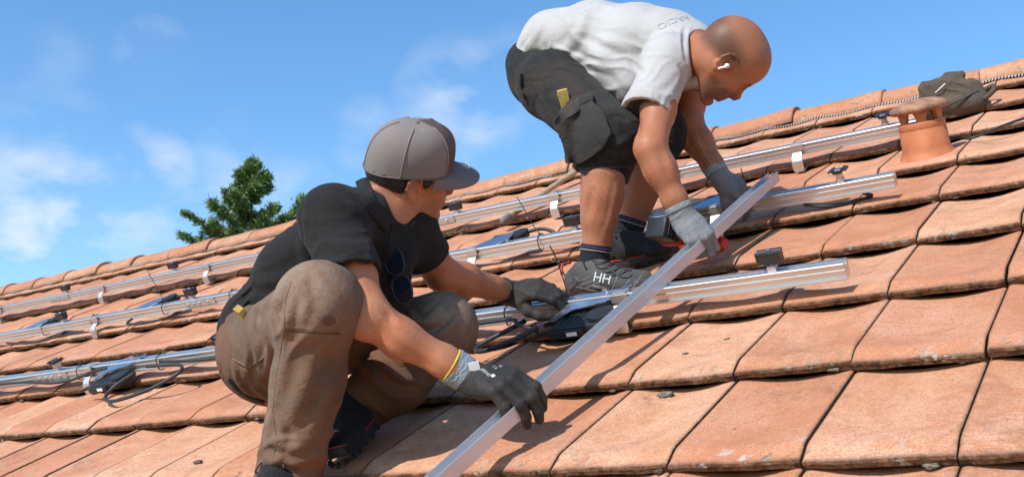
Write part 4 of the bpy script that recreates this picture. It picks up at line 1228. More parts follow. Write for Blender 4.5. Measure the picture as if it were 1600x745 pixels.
# hair under the cap
K = Sdf(*bounds([H1.p(-.13, -.1, -.08), H1.p(.12, .1, .13), H1.p(-.13, .1, -.08), H1.p(.1, -.1, .1)], .02), .0025)
K.ell(H1.p(-.016, 0, .030), H1.ax, [.091, .0765, .078], .01)
K.ell(H1.p(-.046, 0, .006), H1.ax, [.058, .067, .058], .02)
K.plane(H1.p(0, 0, .058), H1.d(.35, 0, 1))
K.cap(H1.p(-.03, -.062, .0), H1.p(.028, -.070, .012), .017, .009, .015); K.cap(H1.p(-.03, .062, .0), H1.p(.028, .070, .012), .017, .009, .015)
K.plane(H1.p(.034, 0, 0), H1.d(1, 0, -.25)); K.plane(H1.p(-.02, 0, -.040), H1.d(.75, 0, -1))
K.ell(H1.p(-.002, -.079, -.008), H1.rot(0, -14, 0), [.023, .03, .033], .006, 'cut')
K.folds(H1.p(-.05, 0, 0), .14, H1.d(.3, .6, .2), .011, .0018, 4)
K.obj('hair', M_HAIR, p1)

# baseball cap
def cap_mesh():
    na, nh = 72, 22; vs = []; fs = []; ang = []; pan = []
    for j in range(nh + 1):
        t = j / nh
        for i in range(na):
            a = 2 * math.pi * i / na; ca, sa = math.cos(a), math.sin(a)
            pw = 2.25 + .55 * max(0, ca); k = (1 - t ** (pw + .5)) ** (1 / 2.35) if t < 1 else 0
            rx = .107 if ca > 0 else .112; ry = .089
            drop = -.022 * max(0, -ca) ** 1.5 + .004 * max(0, ca)
            z = .030 + drop + t * (.110 + .008 * max(0, ca) - .0 * t) * (1 if t < 1 else 1)
            lean = .010 * t * max(0, ca)
            seam = 1 - .0095 * max(0, 1 - abs(((a / (math.pi / 3)) + .5) % 1 - .5) / .06) * (t < .97)
            vs.append(H1.p(-.006 + rx * ca * k * seam, ry * sa * k * seam, z - drop * t)); ang.append(a * 57.3); pan.append(1.0 if (abs(math.atan2(sa, ca)) > math.radians(44)) else 0.0)
    for j in range(nh):
        for i in range(na): fs.append((j * na + i, j * na + (i + 1) % na, (j + 1) * na + (i + 1) % na, (j + 1) * na + i))
    m = Mat('taupe_cap_cloth', (.16, .115, .105), .9, spec=.2)
    st = m.math('SINE', m.math('MULTIPLY', m.attr('ang'), 4.4)); hz = m.math('SINE', m.math('MULTIPLY', m.attr('hgt'), 3300.0))
    meshy = m.math('MULTIPLY', m.ramp(st, [(.35, 0), (.75, 1)]), m.ramp(hz, [(.1, .45), (.8, 1)]))
    mc_ = m.mix(meshy, (.235, .200, .188), (.112, .092, .086))
    fc = m.mix(m.ramp(m.noise(800, 2), [(.35, .3), (.65, 0)]), (.115, .078, .076), (.05, .035, .033))
    d = m.ramp(m.noise(20, 5), [(.5, 0), (.8, .4)])
    m.color(m.mix(d, m.mix(m.attr('pan'), fc, mc_), (.20, .15, .13)))
    m.bump(m.math('ADD', m.math('MULTIPLY', m.noise(900, 2), .4), m.math('MULTIPLY', meshy, m.math('MULTIPLY', m.attr('pan'), .8))), .35, .0012)
    c = mesh('cap', vs, fs, m.m, p1, True, dict(ang=ang, pan=pan, hgt=[H1.loc(np.array([v]))[0][2] for v in vs]))
    sm = MB()
    for a in (0, 44, 110, 180, -110, -44):
        a = math.radians(a); ca, sa = math.cos(a), math.sin(a); q = []
        for j in range(nh + 1):
            t = j / nh; i = int(round((a % (2 * math.pi)) / (2 * math.pi) * na)) % na; q.append(np.array(vs[j * na + i]))
        c0_ = H1.p(0, 0, .06); q = [p + unit(p - c0_) * .0012 for p in q]
        sm.tube(q[:-1], .0014, 5)
    sm.obj('panel_seam', Mat('seam_tape', (.27, .215, .195), .9).m, c, smooth=True)
    rim_ = MB(); rim_.tube([np.array(vs[i]) for i in range(na)], .0022, 6, closed=True); rim_.obj('sweat_band', Mat('cap_band', (.13, .095, .088), .9).m, c, smooth=True)
    # visor
    b = MB(); nu, nv = 30, 10; vs = []
    for lay in (0, 1):
        for j in range(nv + 1):
            r = j / nv
            for i in range(nu + 1):
                s = -1 + 2 * i / nu; a = s * math.radians(63)
                x0, y0 = -.006 + .106 * math.cos(a), .0885 * math.sin(a)
                ext = .074 * (1 - abs(s) ** 3.2) ** .55
                x = x0 + ext * r; y = y0 * (1 + .07 * r * (1 - s * s * .5))
                z = .033 - .013 * r * (.5 + .5 * r) - .016 * s * s * (.35 + .65 * r) - lay * .0035
                vs.append(H1.p(x, y, z))
    n1 = (nu + 1) * (nv + 1); fs = []
    for j in range(nv):
        for i in range(nu):
            q = (j * (nu + 1) + i, j * (nu + 1) + i + 1, (j + 1) * (nu + 1) + i + 1, (j + 1) * (nu + 1) + i); fs.append(q[::-1]); fs.append(tuple(n1 + k for k in q))
    rimv = [nv * (nu + 1) + i for i in range(nu + 1)]
    for a, b2 in zip(rimv[:-1], rimv[1:]): fs.append((a, b2, n1 + b2, n1 + a))
    mv = Mat('taupe_visor', (.165, .125, .12), .85, spec=.25); mv.color(mv.mix(mv.ramp(mv.noise(900, 2), [(.35, .3), (.6, 0)]), (.185, .14, .133), (.10, .075, .07))); mv.bump(mv.noise(900, 2), .2, .001)
    b.add(vs, fs); vo = b.obj('visor', mv.m, c, smooth=True, angle=50)
    bt = MB(); bt.lathe([(.0075, -.002), (.0082, .002), (.006, .005), (.0, .006)], H1.p(-.006, 0, .1385), H1.z, 14); bt.obj('button', mv.m, c, smooth=True)
    # oval sticker on the visor
    def vz(x, y):
        s = max(-1, min(1, y / .085)); r = max(0, min(1, (x - .1) / .074)); return .033 - .013 * r * (.5 + .5 * r) - .016 * s * s * (.35 + .65 * r)
    for nm, mat, r0, r1, lf in (('sticker', Mat('sticker_silver', (.62, .56, .48), .45).m, 0, 1, .0008), ('sticker_print', Mat('sticker_print', (.23, .17, .15), .6).m, .48, .66, .0013)):
        k = MB(); vs = []; n = 30
        for q in (r0, r1):
            for i in range(n):
                a = 2 * math.pi * i / n; x = .142 + .0125 * q * math.cos(a); y = .026 + .0195 * q * math.sin(a); vs.append(H1.p(x, y, vz(x, y) + lf))
        k.add(vs, [(i, (i + 1) % n, n + (i + 1) % n, n + i) for i in range(n)]); k.obj(nm, mat, c)
    return c
cap_mesh()

# polo shirt
S = Sdf(*bounds([RSh, LSh, REl, at(370, 545, 2.6), at(600, 270, 2.4), at(640, 460, 2.5), at(690, 400, 2.6), at(355, 520, 2.5)], .13), .0034)
S.chain([at(428, 545, 2.56), at(432, 512, 2.56), at(487, 428, 2.48), at(556, 362, 2.42)], [.104, .102, .098, .098], .05, (shax, 1.36))
S.cap(RSh, LSh, .060, .058, .05)
S.cap(at(556, 360, 2.43), NB1, .088, .060, .05, (shax, 1.2))
S.cap(RSh, NB1 - shax * .03, .056, .040, .05); S.cap(LSh, NB1 + shax * .03, .052, .040, .05)
rse = at(545, 428, 2.18); lse = at(664, 396, 2.53)
S.cap(RSh, rse, .062, .0685, .04); S.cap(LSh, lse, .060, .061, .04)
S.cap(at(600, 400, 2.40), at(595, 465, 2.42), .062, .070, .06)             # slack front
S.cap(rse, rse + unit(rse - RSh) * .06, .0555, .058, .002, None, 'cut'); S.cap(lse, lse + unit(lse - LSh) * .06, .0485, .051, .002, None, 'cut')
S.cap(NB1 + (H1.p(-.03, 0, -.05) - NB1) * .10, H1.p(-.03, 0, -.05), .0585, .062, .008, None, 'cut'); S.cap(at(610, 330, 2.38), at(640, 316, 2.36), .036, .042, .012, None, 'cut'); S.trim(rse + unit(rse - RSh) * .012, unit(rse - RSh), .11); S.trim(lse + unit(lse - LSh) * .01, unit(lse - LSh), .09)
for pts, am, w in [
    ([(395, 470), (450, 462), (520, 430)], .008, .016), ([(385, 495), (440, 490), (485, 470)], .009, .014), ([(378, 515), (420, 512), (470, 490)], .008, .012),
    ([(400, 445), (440, 440), (500, 405)], .006, .016), ([(372, 530), (400, 530)], .006, .010), ([(478, 300), (470, 340), (478, 400)], -.004, .006),
    ([(470, 380), (480, 420), (470, 450)], .006, .012), ([(505, 300), (550, 330)], .004, .014), ([(490, 360), (530, 380), (570, 385)], .005, .012), ([(500, 395), (535, 402), (570, 402)], -.003, .008),
    ([(600, 360), (620, 420), (628, 470)], .005, .014), ([(645, 345), (660, 370)], .004, .010), ([(585, 390), (590, 440)], -.005, .012)]: fold_px(S, pts, am, w)
S.folds(at(420, 490, 2.45), .12, cv(.6, -.8, 0), .034, .0036, 3); S.folds(at(530, 390, 2.2), .07, cv(.2, -.9, .2), .030, .0025, 5); S.folds(at(500, 330, 2.3), .14, cv(.5, .8, .2), .07, .0025, 9)
shirt1 = S.obj('polo_shirt', M_SHIRTBK, p1)
# collar: a folded band round the near side of the neck, meeting at the throat
btS, btB = bvh(shirt1), bvh(body1)
def skin_or_cloth(x, y):
    h = [q for q in (hit_px(btS, x, y)[0], hit_px(btB, x, y)[0]) if q is not None]
    return min(h, key=lambda p: (p - CAM_POS) @ CAM_F) if h else at(x, y, 2.44)
up_e = curve_pts([(574, 279, 0), (578, 292, 0), (585, 310, 0), (596, 331, 0), (609, 350, 0)], 7); lo_e = curve_pts([(556, 285, 0), (560, 300, 0), (568, 320, 0), (584, 344, 0), (603, 364, 0)], 7)
vs = []; n = len(up_e)
for f, lift in ((0, .002), (.25, .0065), (.6, .0095), (1.0, .0075), (1.06, .001)):
    for a, b in zip(lo_e, up_e):
        q = a + (b - a) * f; p = skin_or_cloth(q[0], q[1]); vs.append(p - CAM_F * lift + CAM_U * lift * .3)
V_ = np.array(vs).reshape(5, n, 3)
for _ in range(3): V_[:, 1:-1] = .5 * V_[:, 1:-1] + .25 * (V_[:, :-2] + V_[:, 2:])
cb = MB(); cb.add(V_.reshape(-1, 3), [(j * n + i, j * n + i + 1, (j + 1) * n + i + 1, (j + 1) * n + i) for j in range(4) for i in range(n - 1)])
col1 = cb.obj('collar', M_SHIRTBK, shirt1, smooth=True)
md_ = col1.modifiers.new('thickness', 'SOLIDIFY'); md_.thickness = .0035; md_.offset = 0
thread_px(shirt1, lerp_px([(612, 352), (607, 372), (600, 400)]), .0016, 'placket_seam', M_SHIRTBK, shirt1)
thread_px(shirt1, lerp_px([(505, 409), (520, 408), (545, 411), (574, 416)]), .0012, 'sleeve_hem', M_SHIRTBK, shirt1)

# trousers
T = Sdf(*bounds([RHip, RKn, RAnk, LHip, LKn, LAnk, at(340, 600, 2.6)], .15), .0036)
T.cap(RHip, LHip, .108, .105, .05); T.ell(at(438, 560, 2.56), np.eye(3), [.118, .122, .110], .06)
T.cap(at(433, 548, 2.55), at(428, 505, 2.56), .112, .110, .05, (hipax, 1.15))
T.cap(RHip, RKn, .102, .079, .04); T.ell(RKn + cv(-.005, .002, .01), np.eye(3), [.081, .081, .080], .03)
hemR = at(448, 756, 2.19)
T.chain([RKn, at(482, 590, 2.17), hemR], [.076, .071, .070], .035); T.cap(hemR, hemR + unit(hemR - RKn) * .05, .060, .062, .006, None, 'cut')
T.plane(R(0, 0, .014), -N3)
T.cap(LHip, LKn, .100, .076, .04); T.ell(LKn, np.eye(3), [.077, .077, .077], .03)
hemL = at(553, 640, 2.49)
T.chain([LKn, at(620, 590, 2.46), hemL], [.072, .074, .066], .035)
for pts, am, w in [
    ([(432, 480), (445, 520), (436, 600), (425, 650)], .0045, .006), ([(446, 515), (480, 518), (532, 520)], -.0035, .0035), ([(447, 512), (480, 515), (532, 517)], .0025, .004),
    ([(470, 450), (452, 480), (447, 515)], .006, .012), ([(488, 560), (470, 620), (450, 660)], .009, .016), ([(520, 600), (495, 660), (470, 690)], .010, .015), ([(440, 640), (452, 670), (455, 690)], -.006, .010),
    ([(430, 690), (460, 700), (490, 690)], .008, .012), ([(415, 715), (450, 722), (495, 712)], .009, .011), ([(408, 735), (440, 728), (470, 740)], -.006, .008), ([(425, 690), (437, 705), (430, 728)], .006, .008),
    ([(515, 560), (520, 610), (515, 660)], -.005, .014), ([(395, 480), (430, 470), (470, 440)], .005, .014), ([(400, 500), (420, 545), (415, 590)], .006, .010), ([(385, 520), (395, 560), (390, 610)], -.005, .010),
    ([(360, 560), (385, 575), (412, 562)], -.004, .004), ([(362, 556), (386, 570), (412, 558)], .003, .004), ([(366, 570), (372, 595), (392, 622)], .006, .008),
    ([(636, 488), (660, 503), (692, 478)], .010, .009), ([(650, 508), (680, 514), (708, 490)], -.008, .008), ([(655, 522), (680, 528), (712, 505)], .008, .008), ([(600, 520), (640, 545), (690, 545)], .008, .012), ([(575, 545), (610, 580), (640, 590)], .008, .010), ([(620, 500), (640, 520), (640, 545)], .005, .012),
    ([(560, 560), (600, 600), (620, 620)], .006, .014), ([(590, 560), (640, 580), (680, 560)], -.005, .012), ([(540, 600), (570, 640)], .006, .012), ([(470, 440), (478, 470), (470, 500)], .004, .010)]: fold_px(T, pts, am, w)
T.folds(at(470, 700, 2.18), .10, cv(.25, -.9, .2), .05, .005, 2); T.folds(at(395, 560, 2.45), .10, cv(.9, .2, 0), .04, .0035, 6); T.folds(at(490, 570, 2.1), .13, cv(.75, -.5, 0), .07, .0035, 8); T.folds(at(600, 600, 2.4), .12, cv(.6, .7, 0), .05, .004, 12)
tr1 = T.obj('work_trousers', M_TROUS, p1, dict(worn=lambda V: np.clip(1.0 * near_attr(RKn + cv(-.03, .03, .06), .11)(V) + .55 * near_attr((RKn + RHip) / 2 + cv(0, .05, .05), .14)(V) + .9 * near_attr(LKn + cv(.02, .04, .05), .085)(V) + .45 * near_attr((LKn + LHip) / 2 + cv(0, .08, 0), .12)(V) + .55 * near_attr(at(440, 650, 2.15), .09)(V) + .4 * near_attr(at(400, 540, 2.4), .09)(V) + .4 * near_attr(at(425, 590, 2.2), .07)(V), 0, .95)))  # knee wear, plus lit knee tops, thighs and shin side painted pale
hole = [(503, 500), (508, 494), (516, 492), (523, 497), (525, 504), (519, 509), (509, 510)]
patch_px('torn_edge', tr1, [(x + (x - 514) * .32, y + (y - 501) * .3) for x, y in hole], cloth_mat('frayed_threads', (.24, .19, .15), (.12, .08, .06), 400, 1.0, .6), tr1, .0012)
patch_px('torn_hole', tr1, hole, Mat('hole_skin', (.12, .045, .022), .7).m, tr1, .002)
thread_px(tr1, lerp_px([(447, 516), (480, 519), (532, 521)]), .0010, 'knee_seam', Mat('dark_thread', (.05, .035, .025), .9).m, tr1)
thread_px(tr1, lerp_px([(455, 440), (446, 470), (444, 515), (433, 580), (426, 640), (432, 690), (425, 720)]), .0010, 'side_seam', cloth_mat('pale_seam', (.20, .155, .125), (.1, .07, .05)), tr1)
thread_px(tr1, lerp_px([(363, 560), (388, 573), (412, 558)]), .0012, 'pocket_seam', Mat('cream_thread', (.20, .155, .115), .9).m, tr1)
belt = patch_px('seat_edge', tr1, [(352, 592), (362, 585), (378, 612), (412, 628), (410, 636), (385, 630), (368, 614)], cloth_mat('dark_pocket_edge', (.012, .011, .011), (.03, .025, .02)), tr1, .004, .004)

# gloves
gR, P_, ax_, segs = hand('glove', RWr, RV([[.98, -.16, -.22]])[0], RV([[.12, -.20, .97]])[0], 'R',
    dict(index=(38, 40, 22), middle=(42, 38, 22), ring=(46, 36, 20), pinky=(52, 34, 18)), dict(index=7, middle=1, ring=-6, pinky=-13),
    [(.8, .5, -.35), (.75, .05, -.65), (.6, -.2, -.75)], M_GLOVE_DK, p1, 1.06, (.012, .046), M_KNIT, .0315, RWr - unit(RWr - REl) * .022, fat=1.08)
# yellow binding, size tag and print of the right glove
ba = unit(REl - RWr); k = MB(); pa = RWr + ba * .047
e1 = unit(np.cross(ba, N3)); e2 = np.cross(ba, e1)
k.tube([pa + (e1 * math.cos(t) * 1.08 + e2 * math.sin(t)) * .0350 for t in np.linspace(0, 2 * math.pi, 30, endpoint=False)], .0026, 6, closed=True); k.obj('cuff_binding', M_YELLOW, gR, smooth=True)
tg = MB(); tp_ = at(741, 572, 2.14); tg.box(tp_, (.022, .0012, .020), np.array([unit(cv(.95, .25, .1)), unit(cv(.05, -.3, .9)), unit(cv(-.25, .93, .3))]), bev=.0004); tagp = tg.obj('size_tag', M_WHITE, gR)
hx, hy, hz = ax_
def glove_text(t, a, b, sz, nm, sp=1.0): project_text(t, gR, P_(a, b, .03), -hx * .93 + hy * .36, -hy * .93 - hx * .36, sz, M_INK, nm, gR, spacing=sp)
glove_text('SINGER', .052, -.004, .0098, 'glove_print'); glove_text('9  E', .060, .016, .0085, 'glove_print'); glove_text('III', .066, .025, .0095, 'glove_print')
kd = MB(); kc = P_(.071, -.006, .0); kb = bvh(gR).ray_cast(Vector(kc + hz * .05), Vector(-hz)); 
if kb[0] is not None: kd.lathe([(.0, .0004), (.0046, .0006), (.0046, -.002)], np.array(kb[0]), np.array(kb[1]), 16, False); kd.obj('glove_mark', M_INK, gR)
gL, P2_, ax2_, _ = hand('glove', LWr, RV([[.96, .12, -.20]])[0], RV([[.10, -.30, .95]])[0], 'L',
    dict(index=(26, 34, 20), middle=(28, 36, 22), ring=(32, 38, 22), pinky=(36, 38, 22)), dict(index=-3, middle=-2, ring=-2, pinky=-3),
    [(.85, .55, -.5), (.95, .15, -.45), (.95, -.1, -.35)], M_GLOVE_DK, p1, 1.0, (.010, .030), M_GLOVE_DK, .029, LWr - fl * .022, fat=1.05)

# safety shoes
shoe(R(-.82, -.045, .022), R(-.755, -.30, .024), N3, M_SHOE_BK, M_SOLE, p1, .05, M_REDLINE, .29, RAnk + cv(.03, -.075, .0))
shoe(R(-.905, .285, .026), R(-.80, .045, .030), N3, M_SHOE_BK, M_SOLE, p1, .052, M_REDLINE, .29, LAnk + cv(0, -.02, 0))
# ruler in the hip pocket
bt = bvh(tr1); hp, hn = hit_px(bt, 382, 492)
hp = at(380, 492, 2.44) if hp is None else hp
ruler('yellow folding ruler sticking out of the crouching man\'s brown trouser pocket', at(394, 508, (hp - CAM_POS) @ CAM_F + .02), at(372, 482, (hp - CAM_POS) @ CAM_F - .012), .016, .0033, cv(.75, -.55, .35))

# sunglasses hooked on the placket
bt = bvh(shirt1); g0, gn = hit_px(bt, 617, 415)
g0 = at(617, 415, 2.36) if g0 is None else g0
dg = (g0 - CAM_POS) @ CAM_F - .008
sg = thing('sunglasses', 'dark sunglasses hanging from the neck of the black polo shirt', 'sunglasses', g0)
lensm = Mat('dark_lens', (.012, .016, .024), .06, .0, .9).m
l1, l2 = at(616, 408, dg), at(629, 452, dg - .012); dn_ = unit(l2 - l1); nrm = unit(cv(-.35, .3, .9) - dn_ * (cv(-.35, .3, .9) @ dn_)); ac = np.cross(nrm, dn_)
fr_ = MB()
for c in (l1, l2):
    lz = MB(); n = 28
    ring = [(.030 * math.copysign(abs(math.cos(t)) ** .8, math.cos(t)), .0215 * math.copysign(abs(math.sin(t)) ** .8, math.sin(t))) for t in np.linspace(0, 2 * math.pi, n, endpoint=False)]
    vs = [c + dn_ * a + ac * b + nrm * (.004 - 2.2 * (a * a + b * b)) for a, b in ring] + [c + nrm * .0045]
    lz.add(vs, [(i, (i + 1) % n, n) for i in range(n)]); lz.obj('lens', lensm, sg, smooth=True)
    fr_.tube([c + dn_ * a * 1.03 + ac * b * 1.03 + nrm * (.003 - 2.2 * (a * a + b * b)) for a, b in ring], .0022, 6, closed=True)
fr_.tube(curve_pts([l1 + dn_ * .028, (l1 + l2) / 2 + nrm * .004, l2 - dn_ * .028], 6), .0022, 6)
fr_.obj('frame', M_BLK, sg, smooth=True)
tm = MB(); tm.tube(curve_pts([l1 - dn_ * .030 - ac * .004, l1 - dn_ * .036 - nrm * .006, l1 + dn_ * .03 - nrm * .012, l2 + dn_ * .03 - nrm * .010], 8), .0022, 6); tm.obj('temple_arm', M_BLK, sg, smooth=True)
tm = MB(); tm.tube(curve_pts([l2 + dn_ * .030, l2 + dn_ * .036 - nrm * .006, l2 - dn_ * .03 - nrm * .015, l1 - dn_ * .01 - nrm * .014], 8), .0022, 6); tm.obj('temple_arm', M_BLK, sg, smooth=True)
# ================================================================== the man bending over the rails
p2 = thing('person', 'shaven headed man in pale grey T-shirt and charcoal work shorts bending over the rails', 'person', R(-.60, 1.08, .02))
def aty(x, y, wy_):
    d = at(x, y, 1.0) - CAM_POS; return CAM_POS + d * (wy_ - CAM_POS[1]) / d[1]
qRAnk, qRKn, qRHip = aty(927, 418, .82), aty(955, 215, .77), aty(864, 134, .91)
qLHip, qLKn, qLAnk = aty(905, 122, 1.09), aty(1032, 208, 1.06), aty(978, 376, 1.09)
qRSh, qREl, qRWr = aty(1043, 98, .85), aty(1016, 232, .73), aty(1066, 336, .80)
qLSh, qLEl, qLWr = aty(1078, 112, 1.15), aty(1078, 200, 1.12), R(-.355, 1.468, .192)
H2 = Frame(at(1138, 93, 2.99), cv(.507, -.893, -.153), cv(.87, .43, .37), .985)
NB2 = aty(1080, 80, .98)
sh2 = unit(qLSh - qRSh); hp2 = unit(qLHip - qRHip)

B = Sdf(*bounds([qRAnk, qLAnk, qRKn, qLKn, qRHip, qLHip, qRSh, qLSh, qREl, qRWr, qLWr, H2.p(.13, 0, 0), H2.p(0, 0, .13), H2.p(-.13, 0, 0), H2.p(0, -.1, 0), aty(900, 10, 1.0)], .06), .0027)
head_sdf(B, H2, NB2, .058)
tors = [aty(850, 105, 1.0), aty(905, 62, 1.0), aty(1000, 62, 1.0)]
B.chain(tors + [NB2], [.075, .075, .085, .058], .05, (sh2, 1.3)); B.cap(qRSh, qLSh, .045, .045, .05)
for (a, e, w_) in ((qRSh, qREl, qRWr), (qLSh, qLEl, qLWr)):
    f_ = unit(w_ - e); m_ = e * .68 + w_ * .32
    B.cap(a, a * .45 + e * .55, .050, .0445, .03); B.cap(a * .45 + e * .55, e, .0445, .0400, .03)
    B.cap(e, m_, .0395, .0405, .03); B.cap(m_, e * .22 + w_ * .78, .0405, .0315, .03); B.cap(e * .22 + w_ * .78, w_ - f_ * .004, .033, .0235, .02)
B.cap(qRSh * .4 + qREl * .6 + cv(.012, 0, .01), qREl * .9 + qRSh * .1 + cv(.008, 0, .012), .024, .016, .03)
B.cap(qRHip, qLHip, .07, .07, .05)
for a, b, c in ((qRHip, qRKn, qRAnk), (qLHip, qLKn, qLAnk)):
    bk = unit(np.cross(np.cross(c - b, cv(1, 0, 0)), c - b)); bk = unit(cv(-.8, 0, -.2))
    B.chain([a, b], [.085, .062], .04)
    B.cap(b, b * .62 + c * .38, .056, .0545, .04); B.cap(b * .7 + c * .3 + bk * .016, b * .40 + c * .60 + bk * .008, .050, .043, .04); B.cap(b * .5 + c * .5, c, .047, .0385, .04); B.cap(c, c - np.array([0, 0, .06]), .037, .036, .03)
for pts, am, w in [([(1000, 190), (998, 215)], -.003, .010), ([(1010, 235), (1030, 275), (1050, 310)], .003, .011), ([(1030, 235), (1045, 270)], -.0025, .010), ([(995, 240), (1010, 275), (1030, 305)], -.0025, .010), ([(1050, 300), (1062, 325)], .0015, .005), ([(1078, 190), (1090, 225), (1110, 260)], .0025, .010), ([(925, 300), (918, 340)], -.003, .012), ([(965, 290), (955, 340), (945, 370)], .003, .010)]: fold_px(B, pts, am, w)
tw = unit(qLWr - qLEl); tn = unit(cv(-.25, .1, 1) - tw * (cv(-.25, .1, 1) @ tw)); ts = np.cross(tw, tn)
def tatf(V):
    L = (V - qLEl) @ np.array([tw, ts, tn]).T; LL = np.linalg.norm(qLWr - qLEl)
    near_ = (np.linalg.norm(np.cross(V - qLEl, tw), axis=1) < .06)
    return smoothstep(.01, .04, L[:, 0]) * smoothstep(LL * .98, LL * .85, L[:, 0]) * smoothstep(-.012, .006, L[:, 2]) * smoothstep(.035, .026, np.abs(L[:, 1] - .002)) * near_
s2 = stubble_attr(H2)
calfs = [qRKn * .5 + qRAnk * .5, qLKn * .5 + qLAnk * .5]
body2 = B.obj('body', M_SKIN2, p2, dict(stub=lambda V: s2(V), lip=lip_attr(H2), brow=brow_attr(H2), tat=tatf, tx=lambda V: (V - qLEl) @ tw * .35, ty=lambda V: (V - qLEl) @ ts,
    hairy=lambda V: np.clip(np.max([near_attr(c, .13)(V) for c in calfs] + [near_attr(qREl * .5 + qRWr * .5, .06)(V) * .6], axis=0), 0, 1)))

# ear bud
e0 = H2.p(.012, -.088, -.008)
eb = thing('earbud', 'small white wireless earbud in the shaven headed man\'s right ear', 'earbud', e0)
m = MB(); m.lathe([(.0, -.006), (.006, -.004), (.0075, .0), (.006, .005), (.0, .0065)], H2.p(.006, -.083, -.002), H2.d(.2, -1, 0), 14); m.obj('bud', M_WHITE, eb, smooth=True)
m = MB(); m.tube([H2.p(.008, -.086, -.002), H2.p(.004, -.088, -.014), H2.p(.001, -.089, -.027)], [.0032, .0031, .003], 10); m.obj('stem', M_WHITE, eb, smooth=True, angle=50)
m = MB(); m.box(H2.p(.0085, -.0895, -.001), (.003, .0008, .0045), H2.ax); m.obj('sensor', M_BLK, eb)

# T-shirt
S = Sdf(*bounds([aty(800, 90, 1.0), aty(930, -10, 1.0), qRSh, qLSh, aty(1010, 190, .8), aty(1110, 50, .95), aty(990, 170, 1.0)], .12), .004)
S.chain([aty(836, 100, 1.0), aty(868, 68, 1.0), aty(930, 60, 1.0), aty(1000, 66, 1.0), aty(1055, 74, .99)], [.080, .098, .108, .108, .090], .05, (sh2, 1.42))
S.cap(qRSh, qLSh, .064, .060, .05); S.cap(aty(1050, 66, .99), NB2, .088, .066, .05, (sh2, 1.15))
S.cap(qRSh, NB2, .060, .060, .05); S.cap(qLSh, NB2, .055, .058, .05)
S.cap(aty(900, 90, .95), aty(985, 132, .93), .050, .052, .06); S.cap(aty(960, 95, .9), aty(990, 130, .92), .06, .055, .06)   # slack belly cloth
rs2 = aty(1014, 172, .775); ls2 = aty(1082, 148, 1.14)
dr = unit(rs2 - qRSh); dl = unit(ls2 - qLSh)
S.cap(qRSh, rs2, .068, .071, .04); S.cap(qLSh, ls2, .060, .061, .04); S.cap(rs2, rs2 + dr * .02, .072, .073, .02); S.cap(ls2, ls2 + dl * .02, .061, .062, .02)
S.trim(rs2 + dr * .02, dr, .10); S.trim(ls2 + dl * .015, dl, .085)
S.cap(rs2, rs2 + dr * .08, .060, .064, .004, None, 'cut'); S.cap(ls2, ls2 + dl * .08, .050, .054, .004, None, 'cut')
S.cap(NB2 + (H2.p(-.03, 0, -.04) - NB2) * .15, H2.p(-.03, 0, -.04), .0625, .068, .006, None, 'cut')
for pts, am, w in [
    ([(870, 88), (900, 60), (915, 20)], .004, .016), ([(850, 80), (870, 92), (905, 92)], .006, .010), ([(920, 100), (960, 110), (985, 140)], .006, .014), ([(905, 70), (950, 92), (1000, 120)], .005, .015),
    ([(985, 100), (1000, 110), (1012, 118)], -.004, .008), ([(1000, 88), (1050, 88), (1075, 110)], .003, .006), ([(1070, 45), (1068, 70), (1072, 95)], -.006, .007), ([(1080, 60), (1078, 85)], .006, .008), ([(1092, 60), (1085, 95)], -.004, .007),
    ([(1062, 105), (1068, 120), (1058, 140)], -.006, .008), ([(1010, 140), (1040, 150), (1060, 130)], .004, .010), ([(1000, 160), (1025, 172)], .004, .008), ([(815, 85), (830, 70), (845, 40)], .004, .012),
    ([(850, 90), (840, 82), (820, 88)], -.004, .006), ([(940, 60), (980, 75), (1020, 70)], .003, .016)]: fold_px(S, pts, am, w)
S.folds(aty(900, 60, .9), .15, cv(.5, .85, 0), .06, .003, 3); S.folds(aty(1030, 150, .78), .08, cv(.6, -.5, .2), .035, .003, 7); S.folds(aty(960, 110, .9), .10, cv(.3, .9, 0), .04, .004, 10); S.folds(aty(850, 85, .92), .07, cv(.8, -.3, 0), .03, .003, 14); S.folds(aty(1075, 75, .9), .05, cv(1, .1, 0), .022, .0022, 4)
tee = S.obj('t_shirt', M_TEE, p2)
rb = MB(); nxx = unit(H2.p(-.028, 0, -.045) - NB2); f0 = unit(np.cross(nxx, sh2)); l0 = np.cross(nxx, f0)
rb.tube([NB2 + nxx * (.020 - .012 * math.cos(t)) + (f0 * math.cos(t) + l0 * math.sin(t)) * .0665 for t in np.linspace(0, 2 * math.pi, 48, endpoint=False)], .0055, 8, closed=True); rb.obj('neck_rib', M_TEE, tee, smooth=True)
bt = bvh(tee); M_GREYINK = Mat('grey_print', (.33, .33, .34), .8).m
c0, n0 = hit_px(bt, 1053, 32)
if c0 is not None:
    ex = unit(at(1036, 42, 3.1) - at(1072, 22, 3.1)); n0 = unit(n0 + cv(0, .15, .8)); ex = unit(ex - n0 * (ex @ n0)); ey = np.cross(n0, ex)
    project_text('ARCIO', tee, c0, ex, ey, .036, M_GREYINK, 'shirt_print', tee, .0012)

